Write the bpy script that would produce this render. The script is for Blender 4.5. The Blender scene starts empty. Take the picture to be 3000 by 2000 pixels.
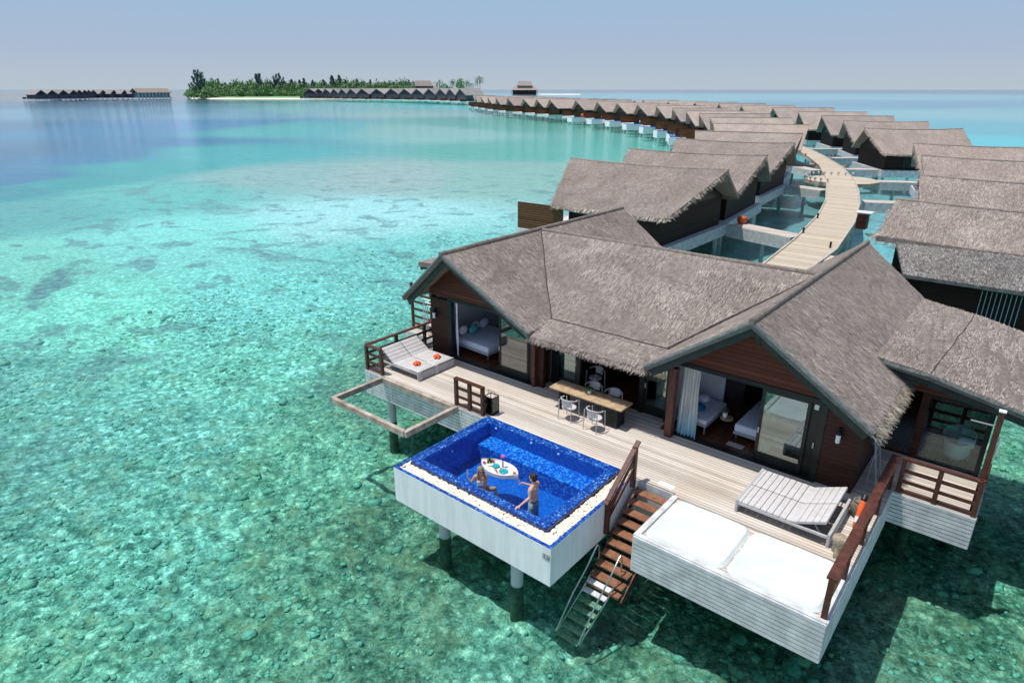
import bpy, bmesh, math, random
import numpy as np
from mathutils import Vector, Matrix
random.seed(7); RNG=np.random.default_rng(7)
SC=bpy.context.scene; COL=SC.collection
R=math.radians
# ---------------------------------------------------------------- helpers
class MB:
    """collects shapes; z=0 is deck level, water is at z=-2"""
    def __init__(s): s.v=[]; s.f=[]
    def add(s,vs,fs):
        n=len(s.v); s.v+= [tuple(map(float,p)) for p in vs]; s.f+=[tuple(i+n for i in f) for f in fs]; return s
    def box(s,x0,x1,y0,y1,z0,z1):
        return s.add([(x0,y0,z0),(x1,y0,z0),(x1,y1,z0),(x0,y1,z0),(x0,y0,z1),(x1,y0,z1),(x1,y1,z1),(x0,y1,z1)],
          [(0,3,2,1),(4,5,6,7),(0,1,5,4),(1,2,6,5),(2,3,7,6),(3,0,4,7)])
    def rbox(s,x0,x1,y0,y1,z0,z1,b=.03,seg=2):
        bm=bmesh.new(); bmesh.ops.create_cube(bm,size=1)
        bmesh.ops.scale(bm,vec=(x1-x0,y1-y0,z1-z0),verts=bm.verts)
        bmesh.ops.bevel(bm,geom=list(bm.edges),offset=min(b,.49*(x1-x0),.49*(y1-y0),.49*(z1-z0)),segments=seg,affect='EDGES',profile=.6)
        bmesh.ops.translate(bm,vec=((x0+x1)/2,(y0+y1)/2,(z0+z1)/2),verts=bm.verts)
        return s.bm(bm)
    def bm(s,bm,M=None):
        bm.verts.index_update()
        vs=[(M@v.co if M else v.co) for v in bm.verts]; s.add(vs,[[v.index for v in f.verts] for f in bm.faces]); bm.free(); return s
    def bar(s,p,q,w,h,up=(0,0,1)):
        p=Vector(p);q=Vector(q);d=(q-p).normalized();u=Vector(up)
        if abs(d.dot(u))>.98: u=Vector((0,1,0))
        a=d.cross(u).normalized(); b=a.cross(d).normalized()
        o=[]
        for c in (p,q):
            for i,j in((-1,-1),(1,-1),(1,1),(-1,1)): o.append(c+a*(i*w/2)+b*(j*h/2))
        return s.add(o,[(0,1,2,3),(7,6,5,4),(0,4,5,1),(1,5,6,2),(2,6,7,3),(3,7,4,0)])
    def tube(s,pts,r,n=8,cap=True):
        P=[Vector(p) for p in pts]; rs=r if isinstance(r,(list,tuple)) else [r]*len(P)
        ref=None; rings=[]
        for i,p in enumerate(P):
            d=(P[min(i+1,len(P)-1)]-P[max(i-1,0)]).normalized()
            if ref is None: ref=Vector((0,0,1)) if abs(d.z)<.9 else Vector((1,0,0))
            a=d.cross(ref).normalized(); b=a.cross(d).normalized(); ref=b
            rings.append([p+(a*math.cos(t)+b*math.sin(t))*rs[i] for t in [2*math.pi*k/n for k in range(n)]])
        vs=[v for rg in rings for v in rg]; fs=[]
        for i in range(len(P)-1):
            for k in range(n): fs.append((i*n+k,i*n+(k+1)%n,(i+1)*n+(k+1)%n,(i+1)*n+k))
        if cap: fs.append(tuple(range(n-1,-1,-1))); fs.append(tuple((len(P)-1)*n+k for k in range(n)))
        return s.add(vs,fs)
    def lathe(s,prof,c=(0,0,0),n=20,sx=1,sy=1,wob=None):
        vs=[];fs=[]
        for i,(r,z) in enumerate(prof):
            for k in range(n):
                t=2*math.pi*k/n; rr=r*(1+(wob(t,z) if wob else 0))
                vs.append((c[0]+rr*math.cos(t)*sx,c[1]+rr*math.sin(t)*sy,c[2]+z))
        for i in range(len(prof)-1):
            for k in range(n): fs.append((i*n+k,i*n+(k+1)%n,(i+1)*n+(k+1)%n,(i+1)*n+k))
        return s.add(vs,fs)
    def quad(s,*p): return s.add(p,[tuple(range(len(p)))])
    def sphere(s,c,r,u=12,v=8,sc=(1,1,1)):
        bm=bmesh.new(); bmesh.ops.create_uvsphere(bm,u_segments=u,v_segments=v,radius=r)
        return s.bm(bm,Matrix.Translation(c)@Matrix.Diagonal((*sc,1)))
    def slab(s,quad,t):
        """quad of 4 top corners (ccw from above) made into a slab of thickness t"""
        top=[Vector(p) for p in quad]; bot=[p-Vector((0,0,t)) for p in top]; n=len(top)
        fs=[tuple(range(n)),tuple(range(2*n-1,n-1,-1))]+[((i),(n+i),(n+(i+1)%n),((i+1)%n)) for i in range(n)]
        return s.add(top+bot,fs)
    def build(s,name,m,parent=None,smooth=False,loc=None,attr=None):
        me=bpy.data.meshes.new(name)
        off=np.array(parent.location if parent is not None and loc is None and parent.get('_w') else (loc or (0,0,0)),float)
        v=np.array(s.v,float).reshape(-1,3)-off
        me.from_pydata(v.tolist(),[],s.f); me.validate(); me.update()
        if smooth:
            me.polygons.foreach_set('use_smooth',[True]*len(me.polygons))
            try: me.set_sharp_from_angle(angle=R(40))
            except Exception: pass
        me.materials.append(m); o=bpy.data.objects.new(name,me); COL.objects.link(o)
        if parent is not None: o.parent=parent
        elif loc: o.location=loc
        return o
def tag(o,label=None,cat=None,group=None,kind=None):
    if label:o['label']=label
    if cat:o['category']=cat
    if group:o['group']=group
    if kind:o['kind']=kind
    return o
def thing(name,loc,label,cat,group=None,rz=0,world=True):
    o=bpy.data.objects.new(name,None); COL.objects.link(o); o.location=loc; o.rotation_euler=(0,0,rz); o.empty_display_size=.2
    if world: o['_w']=1
    return tag(o,label,cat,group)
def copy_tree(src,loc=None,rz=None,label=None,scale=None):
    c=src.copy(); COL.objects.link(c)
    if loc is not None:c.location=loc
    if rz is not None:c.rotation_euler=(0,0,rz)
    if scale:c.scale=scale
    if label:c['label']=label
    for k in src.children:
        kc=k.copy(); COL.objects.link(kc); kc.parent=c
        for g in k.children:
            gc=g.copy(); COL.objects.link(gc); gc.parent=kc
    return c
def single(name,mb,m,base,label,cat,group=None,smooth=False):
    o=mb.build(name,m,None,smooth,loc=base); return tag(o,label,cat,group)
ORD=['first','second','third','fourth','fifth','sixth','seventh','eighth','ninth','tenth','eleventh','twelfth','thirteenth','fourteenth','fifteenth','sixteenth','seventeenth','eighteenth','nineteenth','twentieth','twenty-first','twenty-second','twenty-third','twenty-fourth','twenty-fifth','twenty-sixth']
# ---------------------------------------------------------------- materials
def lin(c):
    return tuple(((x/255)/12.92 if x/255<=.04045 else ((x/255+.055)/1.055)**2.4) for x in c)
class NT:
    def __init__(s,name):
        s.m=bpy.data.materials.new(name); s.m.use_nodes=True; s.t=s.m.node_tree; s.n=s.t.nodes; s.l=s.t.links
        s.b=s.n['Principled BSDF']; s.tc=s.n.new('ShaderNodeTexCoord')
    def mk(s,ty,**k):
        n=s.n.new(ty)
        for a,b in k.items():
            if a.startswith('i_'): n.inputs[a[2:].replace('_',' ')].default_value=b
            else: setattr(n,a,b)
        return n
    def link(s,a,b): s.l.new(a,b)
    def mapping(s,scale=(1,1,1),src=None,rot=(0,0,0)):
        n=s.mk('ShaderNodeMapping'); n.inputs['Scale'].default_value=scale; n.inputs['Rotation'].default_value=rot
        s.link(src or s.tc.outputs['Object'],n.inputs[0]); return n.outputs[0]
    def noise(s,scale,det=4,vec=None,rough=.55,dist=0):
        n=s.mk('ShaderNodeTexNoise'); n.inputs['Scale'].default_value=scale; n.inputs['Detail'].default_value=det; n.inputs['Roughness'].default_value=rough; n.inputs['Distortion'].default_value=dist
        s.link(vec or s.tc.outputs['Object'],n.inputs['Vector']); return n.outputs['Fac']
    def ramp(s,src,stops,interp='LINEAR'):
        n=s.mk('ShaderNodeValToRGB'); n.color_ramp.interpolation=interp; e=n.color_ramp.elements
        while len(e)<len(stops): e.new(.5)
        for x,(p,c) in zip(e,stops): x.position=p; x.color=(*c,1) if len(c)==3 else c
        s.link(src,n.inputs[0]); return n.outputs[0]
    def math(s,op,a,b=None,c=None,clamp=False):
        n=s.mk('ShaderNodeMath',operation=op); n.use_clamp=clamp
        for i,x in enumerate((a,b,c)):
            if x is None: continue
            if isinstance(x,(int,float)): n.inputs[i].default_value=x
            else: s.link(x,n.inputs[i])
        return n.outputs[0]
    def mix(s,fac,a,b,mode='MIX'):
        n=s.mk('ShaderNodeMix',data_type='RGBA',blend_type=mode)
        for i,x in zip((0,6,7),(fac,a,b)):
            if isinstance(x,(int,float)): n.inputs[i].default_value=x
            elif isinstance(x,tuple): n.inputs[i].default_value=(*x,1) if len(x)==3 else x
            else: s.link(x,n.inputs[i])
        return n.outputs[2]
    def bump(s,h,strength=.3,dist=.02,normal=None):
        n=s.mk('ShaderNodeBump'); n.inputs['Strength'].default_value=strength; n.inputs['Distance'].default_value=dist
        s.link(h,n.inputs['Height'])
        if normal: s.link(normal,n.inputs['Normal'])
        return n.outputs[0]
    def col(s,c):
        if isinstance(c,tuple): s.b.inputs['Base Color'].default_value=(*c,1)
        else: s.link(c,s.b.inputs['Base Color'])
    def sep(s,vec=None):
        n=s.mk('ShaderNodeSeparateXYZ'); s.link(vec or s.tc.outputs['Object'],n.inputs[0]); return n.outputs
def simple(name,c,rough=.6,var=.25,scale=6,bump=.15,bs=40,metal=0,spec=.3):
    t=NT(name); n=t.noise(scale,5); lo=tuple(x*(1-var) for x in c); hi=tuple(min(1,x*(1+var)) for x in c)
    t.col(t.ramp(n,[(.3,lo),(.7,hi)])); t.b.inputs['Roughness'].default_value=rough; t.b.inputs['Metallic'].default_value=metal
    t.b.inputs['Specular IOR Level'].default_value=spec
    if bump: t.link(t.bump(t.noise(bs,4),bump,.01),t.b.inputs['Normal'])
    return t.m
def planks(name,c,axis,w,var=.25,gap=.06,rough=.7,grain=(2,40,40),gapc=.25,stain=None,spec=.2):
    t=NT(name); S=t.sep(); co=S[axis]; d=t.math('DIVIDE',co,w); fl=t.math('FLOOR',d); fr=t.math('FRACT',d)
    wn=t.mk('ShaderNodeTexWhiteNoise',noise_dimensions='1D'); t.link(fl,wn.inputs['W'])
    r=wn.outputs['Value']
    lo=tuple(x*(1-var) for x in c); hi=tuple(min(1,x*(1+var)) for x in c)
    base=t.ramp(r,[(0,lo),(1,hi)])
    g=t.noise(1,6,t.mapping(grain)); base=t.mix(.75,base,t.ramp(g,[(.3,(.68,.67,.65)),(.72,(1.0,.99,.97))]),'MULTIPLY')
    if stain:
        n=t.noise(.45,4); base=t.mix(t.ramp(n,[(.45,(0,0,0)),(.75,(.5,.5,.5))]),base,stain,'MULTIPLY')
    e=t.math('LESS_THAN',fr,gap)
    t.col(t.mix(e,base,tuple(x*gapc for x in c)))
    t.b.inputs['Roughness'].default_value=rough; t.b.inputs['Specular IOR Level'].default_value=spec
    h=t.math('SUBTRACT',1,e); h2=t.math('ADD',h,t.math('MULTIPLY',g,.25)); t.link(t.bump(h2,.6,.012),t.b.inputs['Normal'])
    return t.m
def thatch_mat(name,lo,hi,scale=1.,vary=False):
    t=NT(name); a=t.mk('ShaderNodeAttribute',attribute_name='shade')
    big=t.noise(.55*scale,4); mid=t.noise(5*scale,5,rough=.7); fine=t.noise(28*scale,4,rough=.75)
    base=t.ramp(mid,[(.32,lo),(.68,hi)])
    base=t.mix(.8,base,t.ramp(fine,[(.35,(.55,.53,.52)),(.65,(1.25,1.24,1.2))]),'MULTIPLY')
    base=t.mix(.7,base,t.ramp(big,[(.35,(.78,.76,.76)),(.65,(1.08,1.08,1.08))]),'MULTIPLY')
    if vary: oi=t.mk('ShaderNodeObjectInfo'); base=t.mix(1,base,t.ramp(oi.outputs['Random'],[(0,(.78,.78,.79)),(1,(1.12,1.08,1.04))]),'MULTIPLY')
    t.col(base); t.b.inputs['Roughness'].default_value=.95; t.b.inputs['Specular IOR Level'].default_value=.08
    h=t.math('ADD',fine,mid); t.link(t.bump(h,.9,.06),t.b.inputs['Normal'])
    return t.m
def blade_mat(name,lo,hi,vary=False):
    t=NT(name); a=t.mk('ShaderNodeAttribute',attribute_name='shade'); big=t.noise(.5,3)
    c=t.ramp(a.outputs['Fac'],[(0,tuple(x*.62 for x in lo)),(.35,lo),(.8,hi),(1,tuple(min(1,x*1.28) for x in hi))])
    c=t.mix(.8,c,t.ramp(big,[(.35,(.72,.70,.69)),(.65,(1.1,1.1,1.1))]),'MULTIPLY')
    if vary: oi=t.mk('ShaderNodeObjectInfo'); c=t.mix(1,c,t.ramp(oi.outputs['Random'],[(0,(.80,.80,.80)),(1,(1.1,1.07,1.04))]),'MULTIPLY')
    t.col(c); t.b.inputs['Roughness'].default_value=.9; t.b.inputs['Specular IOR Level'].default_value=.12
    return t.m
M={}
M['thatch']=thatch_mat('weathered thatch',(.225,.192,.17),(.41,.36,.325))
M['thatch_far']=thatch_mat('far thatch',(.27,.24,.225),(.42,.385,.365),.6)
M['blade']=blade_mat('thatch straw',(.32,.270,.237),(.57,.50,.445))
M['blade_n']=blade_mat('pale thatch straw',(.45,.382,.338),(.66,.58,.52),True)
M['ashblade']=blade_mat('grey lean-to straw',(.20,.187,.175),(.44,.415,.385))
M['water_tint']=simple('water tinted tread',(.16,.30,.20),.8,.4,9,.3,30)  # green stands in for the water's tint over the submerged treads
M['terracotta']=simple('terracotta',(.55,.12,.04),.7,.2,6,.2,20)
M['tealwall']=simple('teal grey wall',(.13,.25,.28),.8,.3,.3,0)
M['straw']=blade_mat('raw straw fringe',(.34,.29,.22),(.58,.52,.42))
M['deck']=planks('weathered deck boards',(.67,.61,.545),1,.115,.20,.13,.75,(1.2,24,24),.30,(.86,.74,.58))
M['deck_side']=simple('pale fascia boards',(.60,.61,.60),.7,.22,3,.3,25)
M['walk']=planks('boardwalk planks',(.60,.52,.41),1,.16,.20,.12,.8,(1.5,18,18),.5,(.9,.84,.74))
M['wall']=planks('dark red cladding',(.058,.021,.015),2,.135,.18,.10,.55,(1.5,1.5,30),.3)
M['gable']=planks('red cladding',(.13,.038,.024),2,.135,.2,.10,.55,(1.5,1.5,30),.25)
M['rail']=simple('oiled red hardwood',(.098,.036,.025),.45,.35,5,.2,40)
M['step']=simple('stair hardwood',(.235,.108,.06),.6,.35,7,.3,30)
M['frame']=simple('black green frame',(.012,.016,.015),.35,.3,3,.05,30)
M['fascia']=simple('dark green fascia',(.028,.040,.036),.5,.3,4,.1,20)
M['floor']=planks('polished interior floor',(.12,.045,.022),0,.14,.2,.04,.25,(30,1.5,1.5),.4)
def stained(name,c):
    t=NT(name); a=t.noise(1,5,t.mapping((5,5,.5))); b=t.noise(.9,4)
    k=t.mix(.55,c,t.ramp(a,[(.38,(.80,.81,.78)),(.62,(1,1,1))]),'MULTIPLY'); k=t.mix(.5,k,t.ramp(b,[(.35,(.88,.89,.88)),(.6,(1,1,1))]),'MULTIPLY'); t.col(k); t.b.inputs['Roughness'].default_value=.65; t.link(t.bump(t.noise(18,4),.08,.01),t.b.inputs['Normal']); return t.m
M['white']=stained('white painted concrete',(.93,.93,.93))
M['pile']=stained('concrete pile',(.50,.54,.55))
M['fabric']=simple('white canvas mattress',(.64,.69,.675),.95,.10,1.6,.8,2.2)
M['grey']=simple('grey woven cushion',(.56,.54,.53),.85,.08,6,.3,90)
M['greyd']=simple('grey woven frame',(.46,.45,.45),.7,.1,8,.4,80)
M['alu']=simple('pale metal',(.42,.42,.43),.35,.1,8,.05,40,.6)
M['steel']=simple('stainless steel',(.5,.5,.5),.3,.15,10,.05,40,.9)
M['oak']=simple('pale oak table',(.46,.33,.20),.5,.25,4,.15,20)
M['black']=simple('black metal',(.012,.012,.013),.4,.2,5,.05,30)
M['interior']=simple('white interior wall',(.62,.63,.68),.8,.04,2,.05,10)
M['linen']=simple('bed linen',(.80,.82,.93),.85,.05,3,.5,7)
M['blue']=simple('blue cushion',(.02,.17,.34),.85,.2,6,.3,40)
M['teal']=simple('teal pillow',(.10,.42,.48),.85,.2,6,.3,40)
M['orange']=simple('orange fabric',(.85,.13,.03),.7,.15,8,.4,30)
M['stone']=simple('beige pebble',(.74,.68,.57),.7,.18,14,.3,40)
M['green']=simple('leaf green',(.035,.11,.025),.6,.4,20,.1,30)
M['greenf']=simple('island leaf',(.17,.32,.12),.7,.4,.12,0,30)  # island greens are paled, distance haze mixed into the colour
M['greend']=simple('dark casuarina needles',(.09,.16,.14),.8,.3,.12,0,30)
M['palm']=simple('palm leaf',(.15,.20,.11),.7,.3,.3,0,30)
M['bark']=simple('bark',(.12,.09,.07),.9,.3,3,.4,12)
M['sand']=simple('white coral sand',(.78,.75,.68),.9,.06,.05,.1,2)
M['water_glass']=None
M['lampglass']=simple('frosted lamp glass',(.80,.80,.78),.3,.03,4,0)
M['algae']=simple('algae covered pile base',(.03,.085,.06),.9,.5,6,.5,20)
M['seam_shade']=simple('dark thatch seam',(.07,.062,.058),.95,.4,6,.6,20)
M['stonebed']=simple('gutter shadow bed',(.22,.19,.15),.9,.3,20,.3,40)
M['kerb']=simple('worn kerb timber',(.46,.42,.36),.8,.3,2,.3,20)
M['clay']=simple('clay pot',(.20,.17,.14),.8,.3,8,.4,30)
M['stump']=simple('carved stump wood',(.33,.28,.20),.85,.35,12,.6,25)
M['skinW']=simple('tanned skin',(.52,.27,.17),.5,.08,12,.05,60)
M['skinM']=simple('fair skin',(.60,.35,.26),.5,.08,12,.05,60)
M['hairW']=simple('blonde hair',(.26,.18,.11),.6,.4,40,.5,120)
M['hairM']=simple('dark brown hair',(.035,.02,.012),.5,.4,40,.5,120)
M['swim']=simple('white swimwear',(.75,.73,.74),.8,.05,10,.1,60)
M['trunks']=simple('pale patterned swim shorts',(.55,.58,.50),.8,.35,30,.1,60)
M['boat']=simple('white tray boat',(.78,.75,.72),.4,.05,4,.05,20)
M['red']=simple('red flower',(.62,.03,.04),.6,.3,30,.1,60)
M['pink']=simple('pink flower',(.75,.08,.25),.6,.3,30,.1,60)
M['cyan']=simple('turquoise plate',(.02,.33,.42),.3,.2,10,.05,30)
M['food']=simple('pastry',(.5,.28,.12),.7,.4,30,.3,60)
M['ash']=simple('weathered neighbour skirt thatch',(.17,.165,.16),.9,.3,3,.6,15)
M['netwood']=simple('weathered brown beam',(.40,.33,.27),.8,.45,3,.3,25)
def glass_mat(name,tint,refl=.10,dark=.0):
    t=NT(name); out=t.n['Material Output']; g=t.mk('ShaderNodeBsdfGlossy'); g.inputs['Roughness'].default_value=.02; g.inputs['Color'].default_value=(.9,.95,.95,1)
    tr=t.mk('ShaderNodeBsdfTransparent'); tr.inputs['Color'].default_value=(*tint,1)
    fr=t.mk('ShaderNodeFresnel'); fr.inputs['IOR'].default_value=1.5
    f=t.math('ADD',fr.outputs[0],refl,clamp=True)
    mx=t.mk('ShaderNodeMixShader'); t.link(f,mx.inputs[0]); t.link(tr.outputs[0],mx.inputs[1]); t.link(g.outputs[0],mx.inputs[2]); t.link(mx.outputs[0],out.inputs[0])
    return t.m
M['glass']=glass_mat('tinted door glass',(.55,.72,.70),.16)
M['clear']=glass_mat('clear glass',(.9,.95,.95),.05)
M['bathglass']=glass_mat('dark bathroom glass',(.74,.88,.88),.01)
# pool mosaic
def mosaic(name,cols,size=.045,rough=.25):
    t=NT(name); v=t.mk('ShaderNodeVectorMath',operation='SCALE'); v.inputs['Scale'].default_value=1/size; t.link(t.tc.outputs['Object'],v.inputs[0])
    vo=t.mk('ShaderNodeVectorMath',operation='ADD'); vo.inputs[1].default_value=(.37,.37,.37); t.link(v.outputs[0],vo.inputs[0])
    fl=t.mk('ShaderNodeVectorMath',operation='FLOOR'); t.link(vo.outputs[0],fl.inputs[0])
    wn=t.mk('ShaderNodeTexWhiteNoise',noise_dimensions='3D'); t.link(fl.outputs[0],wn.inputs[0])
    t.col(t.ramp(wn.outputs['Value'],cols,'CONSTANT')); t.b.inputs['Roughness'].default_value=rough
    return t.m
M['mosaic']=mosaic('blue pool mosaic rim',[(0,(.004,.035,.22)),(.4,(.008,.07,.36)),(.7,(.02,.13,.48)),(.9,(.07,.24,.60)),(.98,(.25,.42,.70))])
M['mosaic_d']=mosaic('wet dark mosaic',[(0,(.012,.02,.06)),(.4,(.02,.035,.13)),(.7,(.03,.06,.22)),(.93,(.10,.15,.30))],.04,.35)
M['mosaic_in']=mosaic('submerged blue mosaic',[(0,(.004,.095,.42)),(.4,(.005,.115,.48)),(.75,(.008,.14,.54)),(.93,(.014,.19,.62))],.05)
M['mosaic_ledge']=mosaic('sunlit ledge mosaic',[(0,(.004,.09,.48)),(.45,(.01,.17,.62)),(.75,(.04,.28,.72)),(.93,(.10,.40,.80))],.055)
def water_mat(name,scale,bstr,tint=(1,1,1),rough=.03,ior=1.33,big=None,far=False):
    t=NT(name); out=t.n['Material Output']; tr=t.mk('ShaderNodeBsdfTransparent'); tr.inputs['Color'].default_value=(*tint,1)
    g=t.mk('ShaderNodeBsdfGlossy'); g.inputs['Roughness'].default_value=rough; g.inputs['Color'].default_value=(1,1,1,1)
    n1=t.noise(scale,4,t.mapping((1,1.6,1)),.6,.4); n2=t.noise(scale*.18,3,t.mapping((1,2.2,1)))
    h=t.math('ADD',n1,t.math('MULTIPLY',n2,2.2)); nb=t.bump(h,bstr,.06)
    fr=t.mk('ShaderNodeFresnel'); fr.inputs['IOR'].default_value=ior; t.link(nb,fr.inputs['Normal']); t.link(nb,g.inputs['Normal'])
    f=t.math('MULTIPLY',fr.outputs[0],.82) if far else fr.outputs[0]
    mx=t.mk('ShaderNodeMixShader'); t.link(f,mx.inputs[0]); t.link(tr.outputs[0],mx.inputs[1]); t.link(g.outputs[0],mx.inputs[2]); t.link(mx.outputs[0],out.inputs[0])
    return t.m
M['lagoon']=water_mat('lagoon water',1.1,.8,(.93,1,.985),.05,1.33,far=True)
M['poolwater']=water_mat('pool water',4,.8,(.75,.93,1),.02)
# ---------------------------------------------------------------- world, sun, camera
SUN=Vector((-.22,-.19,1)).normalized(); EL=math.asin(SUN.z); AZ=math.atan2(SUN.x,SUN.y)
w=bpy.data.worlds.new('World'); SC.world=w; w.use_nodes=True; nt=w.node_tree; nn=nt.nodes; bg=nn['Background']
sky=nn.new('ShaderNodeTexSky'); sky.sky_type='NISHITA'; sky.sun_disc=False; sky.sun_elevation=EL; sky.sun_rotation=AZ; sky.altitude=0; sky.air_density=1; sky.dust_density=1.5; sky.ozone_density=1.5
tc=nn.new('ShaderNodeTexCoord'); sp=nn.new('ShaderNodeSeparateXYZ'); nt.links.new(tc.outputs['Generated'],sp.inputs[0])
rp=nn.new('ShaderNodeValToRGB'); e=rp.color_ramp.elements
K=1/.13
cols=[(0,(182,196,207)),(.02,(180,193,208)),(.05,(170,188,211)),(.11,(160,188,216)),(.4,(120,160,215))]
while len(e)<len(cols): e.new(.5)
for x,(p,c) in zip(e,cols): x.position=p; x.color=(*lin(c),1)
nt.links.new(sp.outputs['Z'],rp.inputs[0])
sc_=nn.new('ShaderNodeVectorMath'); sc_.operation='SCALE'; sc_.inputs['Scale'].default_value=K; nt.links.new(rp.outputs[0],sc_.inputs[0])
mr=nn.new('ShaderNodeMapRange'); mr.inputs['From Min'].default_value=.15; mr.inputs['From Max'].default_value=.5; nt.links.new(sp.outputs['Z'],mr.inputs[0])
mx=nn.new('ShaderNodeMix'); mx.data_type='RGBA'; nt.links.new(mr.outputs[0],mx.inputs[0]); nt.links.new(sc_.outputs[0],mx.inputs[6]); nt.links.new(sky.outputs[0],mx.inputs[7])
nt.links.new(mx.outputs[2],bg.inputs[0]); bg.inputs[1].default_value=.13
sl=bpy.data.lights.new('sun','SUN'); sl.energy=4.0; sl.angle=R(.5); sl.color=(1,.965,.91); so=bpy.data.objects.new('sun',sl); COL.objects.link(so)
so.rotation_euler=SUN.to_track_quat('Z','Y').to_euler(); so.location=(-5,-5,40)
cam=bpy.data.cameras.new('camera'); cam.lens=36*1897/3000; cam.sensor_width=36; cam.clip_end=60000; cam.clip_start=.1
co=bpy.data.objects.new('camera',cam); COL.objects.link(co); co.location=(0,0,10); co.rotation_euler=(R(90-21.25),0,R(39.69)); SC.camera=co
SC.view_settings.view_transform='Standard'; SC.view_settings.look='None'; SC.view_settings.exposure=0
SC.cycles.max_bounces=8; SC.cycles.transparent_max_bounces=16; SC.cycles.diffuse_bounces=3; SC.cycles.glossy_bounces=3
try: SC.cycles.use_denoising=True
except Exception: pass
WZ=-2.0
exec_parts=[]
# ---------------------------------------------------------------- sea
SEA=[(-1404.3,345.0,0.311,0.263,0.259),(-789.8,192.6,0.069,0.19,0.321),(-437.9,170.2,0.139,0.357,0.569),(-285.5,67.6,0.01,0.185,0.386),(-262.4,86.8,0.01,0.276,0.576),(-261.6,124.4,0.065,0.312,0.65),(-377.7,220.1,0.255,0.497,0.75),(-173.3,39.8,0.01,0.166,0.346),(-159.1,51.5,0.01,0.223,0.464),(-180.8,79.5,0.01,0.237,0.494),(-123.8,27.6,0.01,0.199,0.414),(-108.2,23.7,0.01,0.319,0.377),(-110.9,32.2,0.01,0.419,0.418),(-127.4,51.4,0.01,0.458,0.461),(-147.7,74.2,0.023,0.498,0.541),(-210.4,129.9,0.094,0.574,0.626),(-383.2,270.3,0.34,0.685,0.75),(-317.6,270.1,0.448,0.68,0.683),(-170.0,163.5,0.33,0.622,0.607),(-86.5,72.7,0.428,0.553,0.542),(-103.3,58.7,0.354,0.559,0.554),(-94.9,34.8,0.152,0.586,0.551),(-89.3,19.0,0.134,0.471,0.459),(-65.8,13.2,0.276,0.732,0.65),(-63.2,26.2,0.316,0.808,0.783),(-59.7,43.6,0.491,0.828,0.877),(-72.4,84.3,0.317,0.549,0.489),(-171.2,199.4,0.094,0.473,0.402),(-102.2,127.1,0.075,0.488,0.419),(-41.0,33.8,0.277,0.733,0.743),(-38.6,20.7,0.324,0.879,0.903),(-42.8,11.8,0.348,0.956,0.859),(-39.0,6.5,0.255,0.665,0.645),(-28.9,15.0,0.326,0.881,0.816),(-25.5,9.1,0.288,0.767,0.756),(-26.0,4.6,0.251,0.651,0.64),(-20.0,11.6,0.264,0.677,0.551),(-22.6,16.8,0.183,0.444,0.359),(-18.6,4.7,0.306,0.819,0.778),(-13.9,7.5,0.204,0.512,0.41),(-16.9,2.0,0.266,0.688,0.579),(-10.7,8.0,0.171,0.405,0.323),(-7.7,9.6,0.235,0.604,0.525),(-5.1,11.8,0.187,0.457,0.366),(-13.4,10.3,0.161,0.379,0.303),(-0.9,15.2,0.161,0.379,0.303),(0.8,26.9,0.232,0.595,0.477),(1.4,19.1,0.187,0.457,0.366),(-7.8,61.3,0.245,0.637,0.773),(-24.5,66.4,0.161,0.379,0.423),(-16.9,28.7,0.205,0.516,0.497),(-19.9,288.1,0.027,0.458,0.601),(-18.7,214.0,0.01,0.628,0.75),(-155.4,719.1,0.025,0.312,0.507),(-36.9,503.0,0.2,0.52,0.62),(-447.3,1139.2,0.179,0.511,0.649),(-343.1,5188.9,0.01,0.175,0.365),(-393.3,521.7,0.099,0.75,0.75)]
def vnoise(x,y,s,seed=0):
    """smooth value noise on numpy arrays"""
    x=x*s; y=y*s; xi=np.floor(x).astype(np.int64); yi=np.floor(y).astype(np.int64); fx=x-xi; fy=y-yi
    fx=fx*fx*(3-2*fx); fy=fy*fy*(3-2*fy)
    def h(a,b):
        n=(a*374761393+b*668265263+seed*974634777)&0x7fffffff; n=((n^(n>>13))*1274126177)&0x7fffffff; return ((n^(n>>16))&0xffff)/65535.
    return (h(xi,yi)*(1-fx)+h(xi+1,yi)*fx)*(1-fy)+(h(xi,yi+1)*(1-fx)+h(xi+1,yi+1)*fx)*fy
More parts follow.
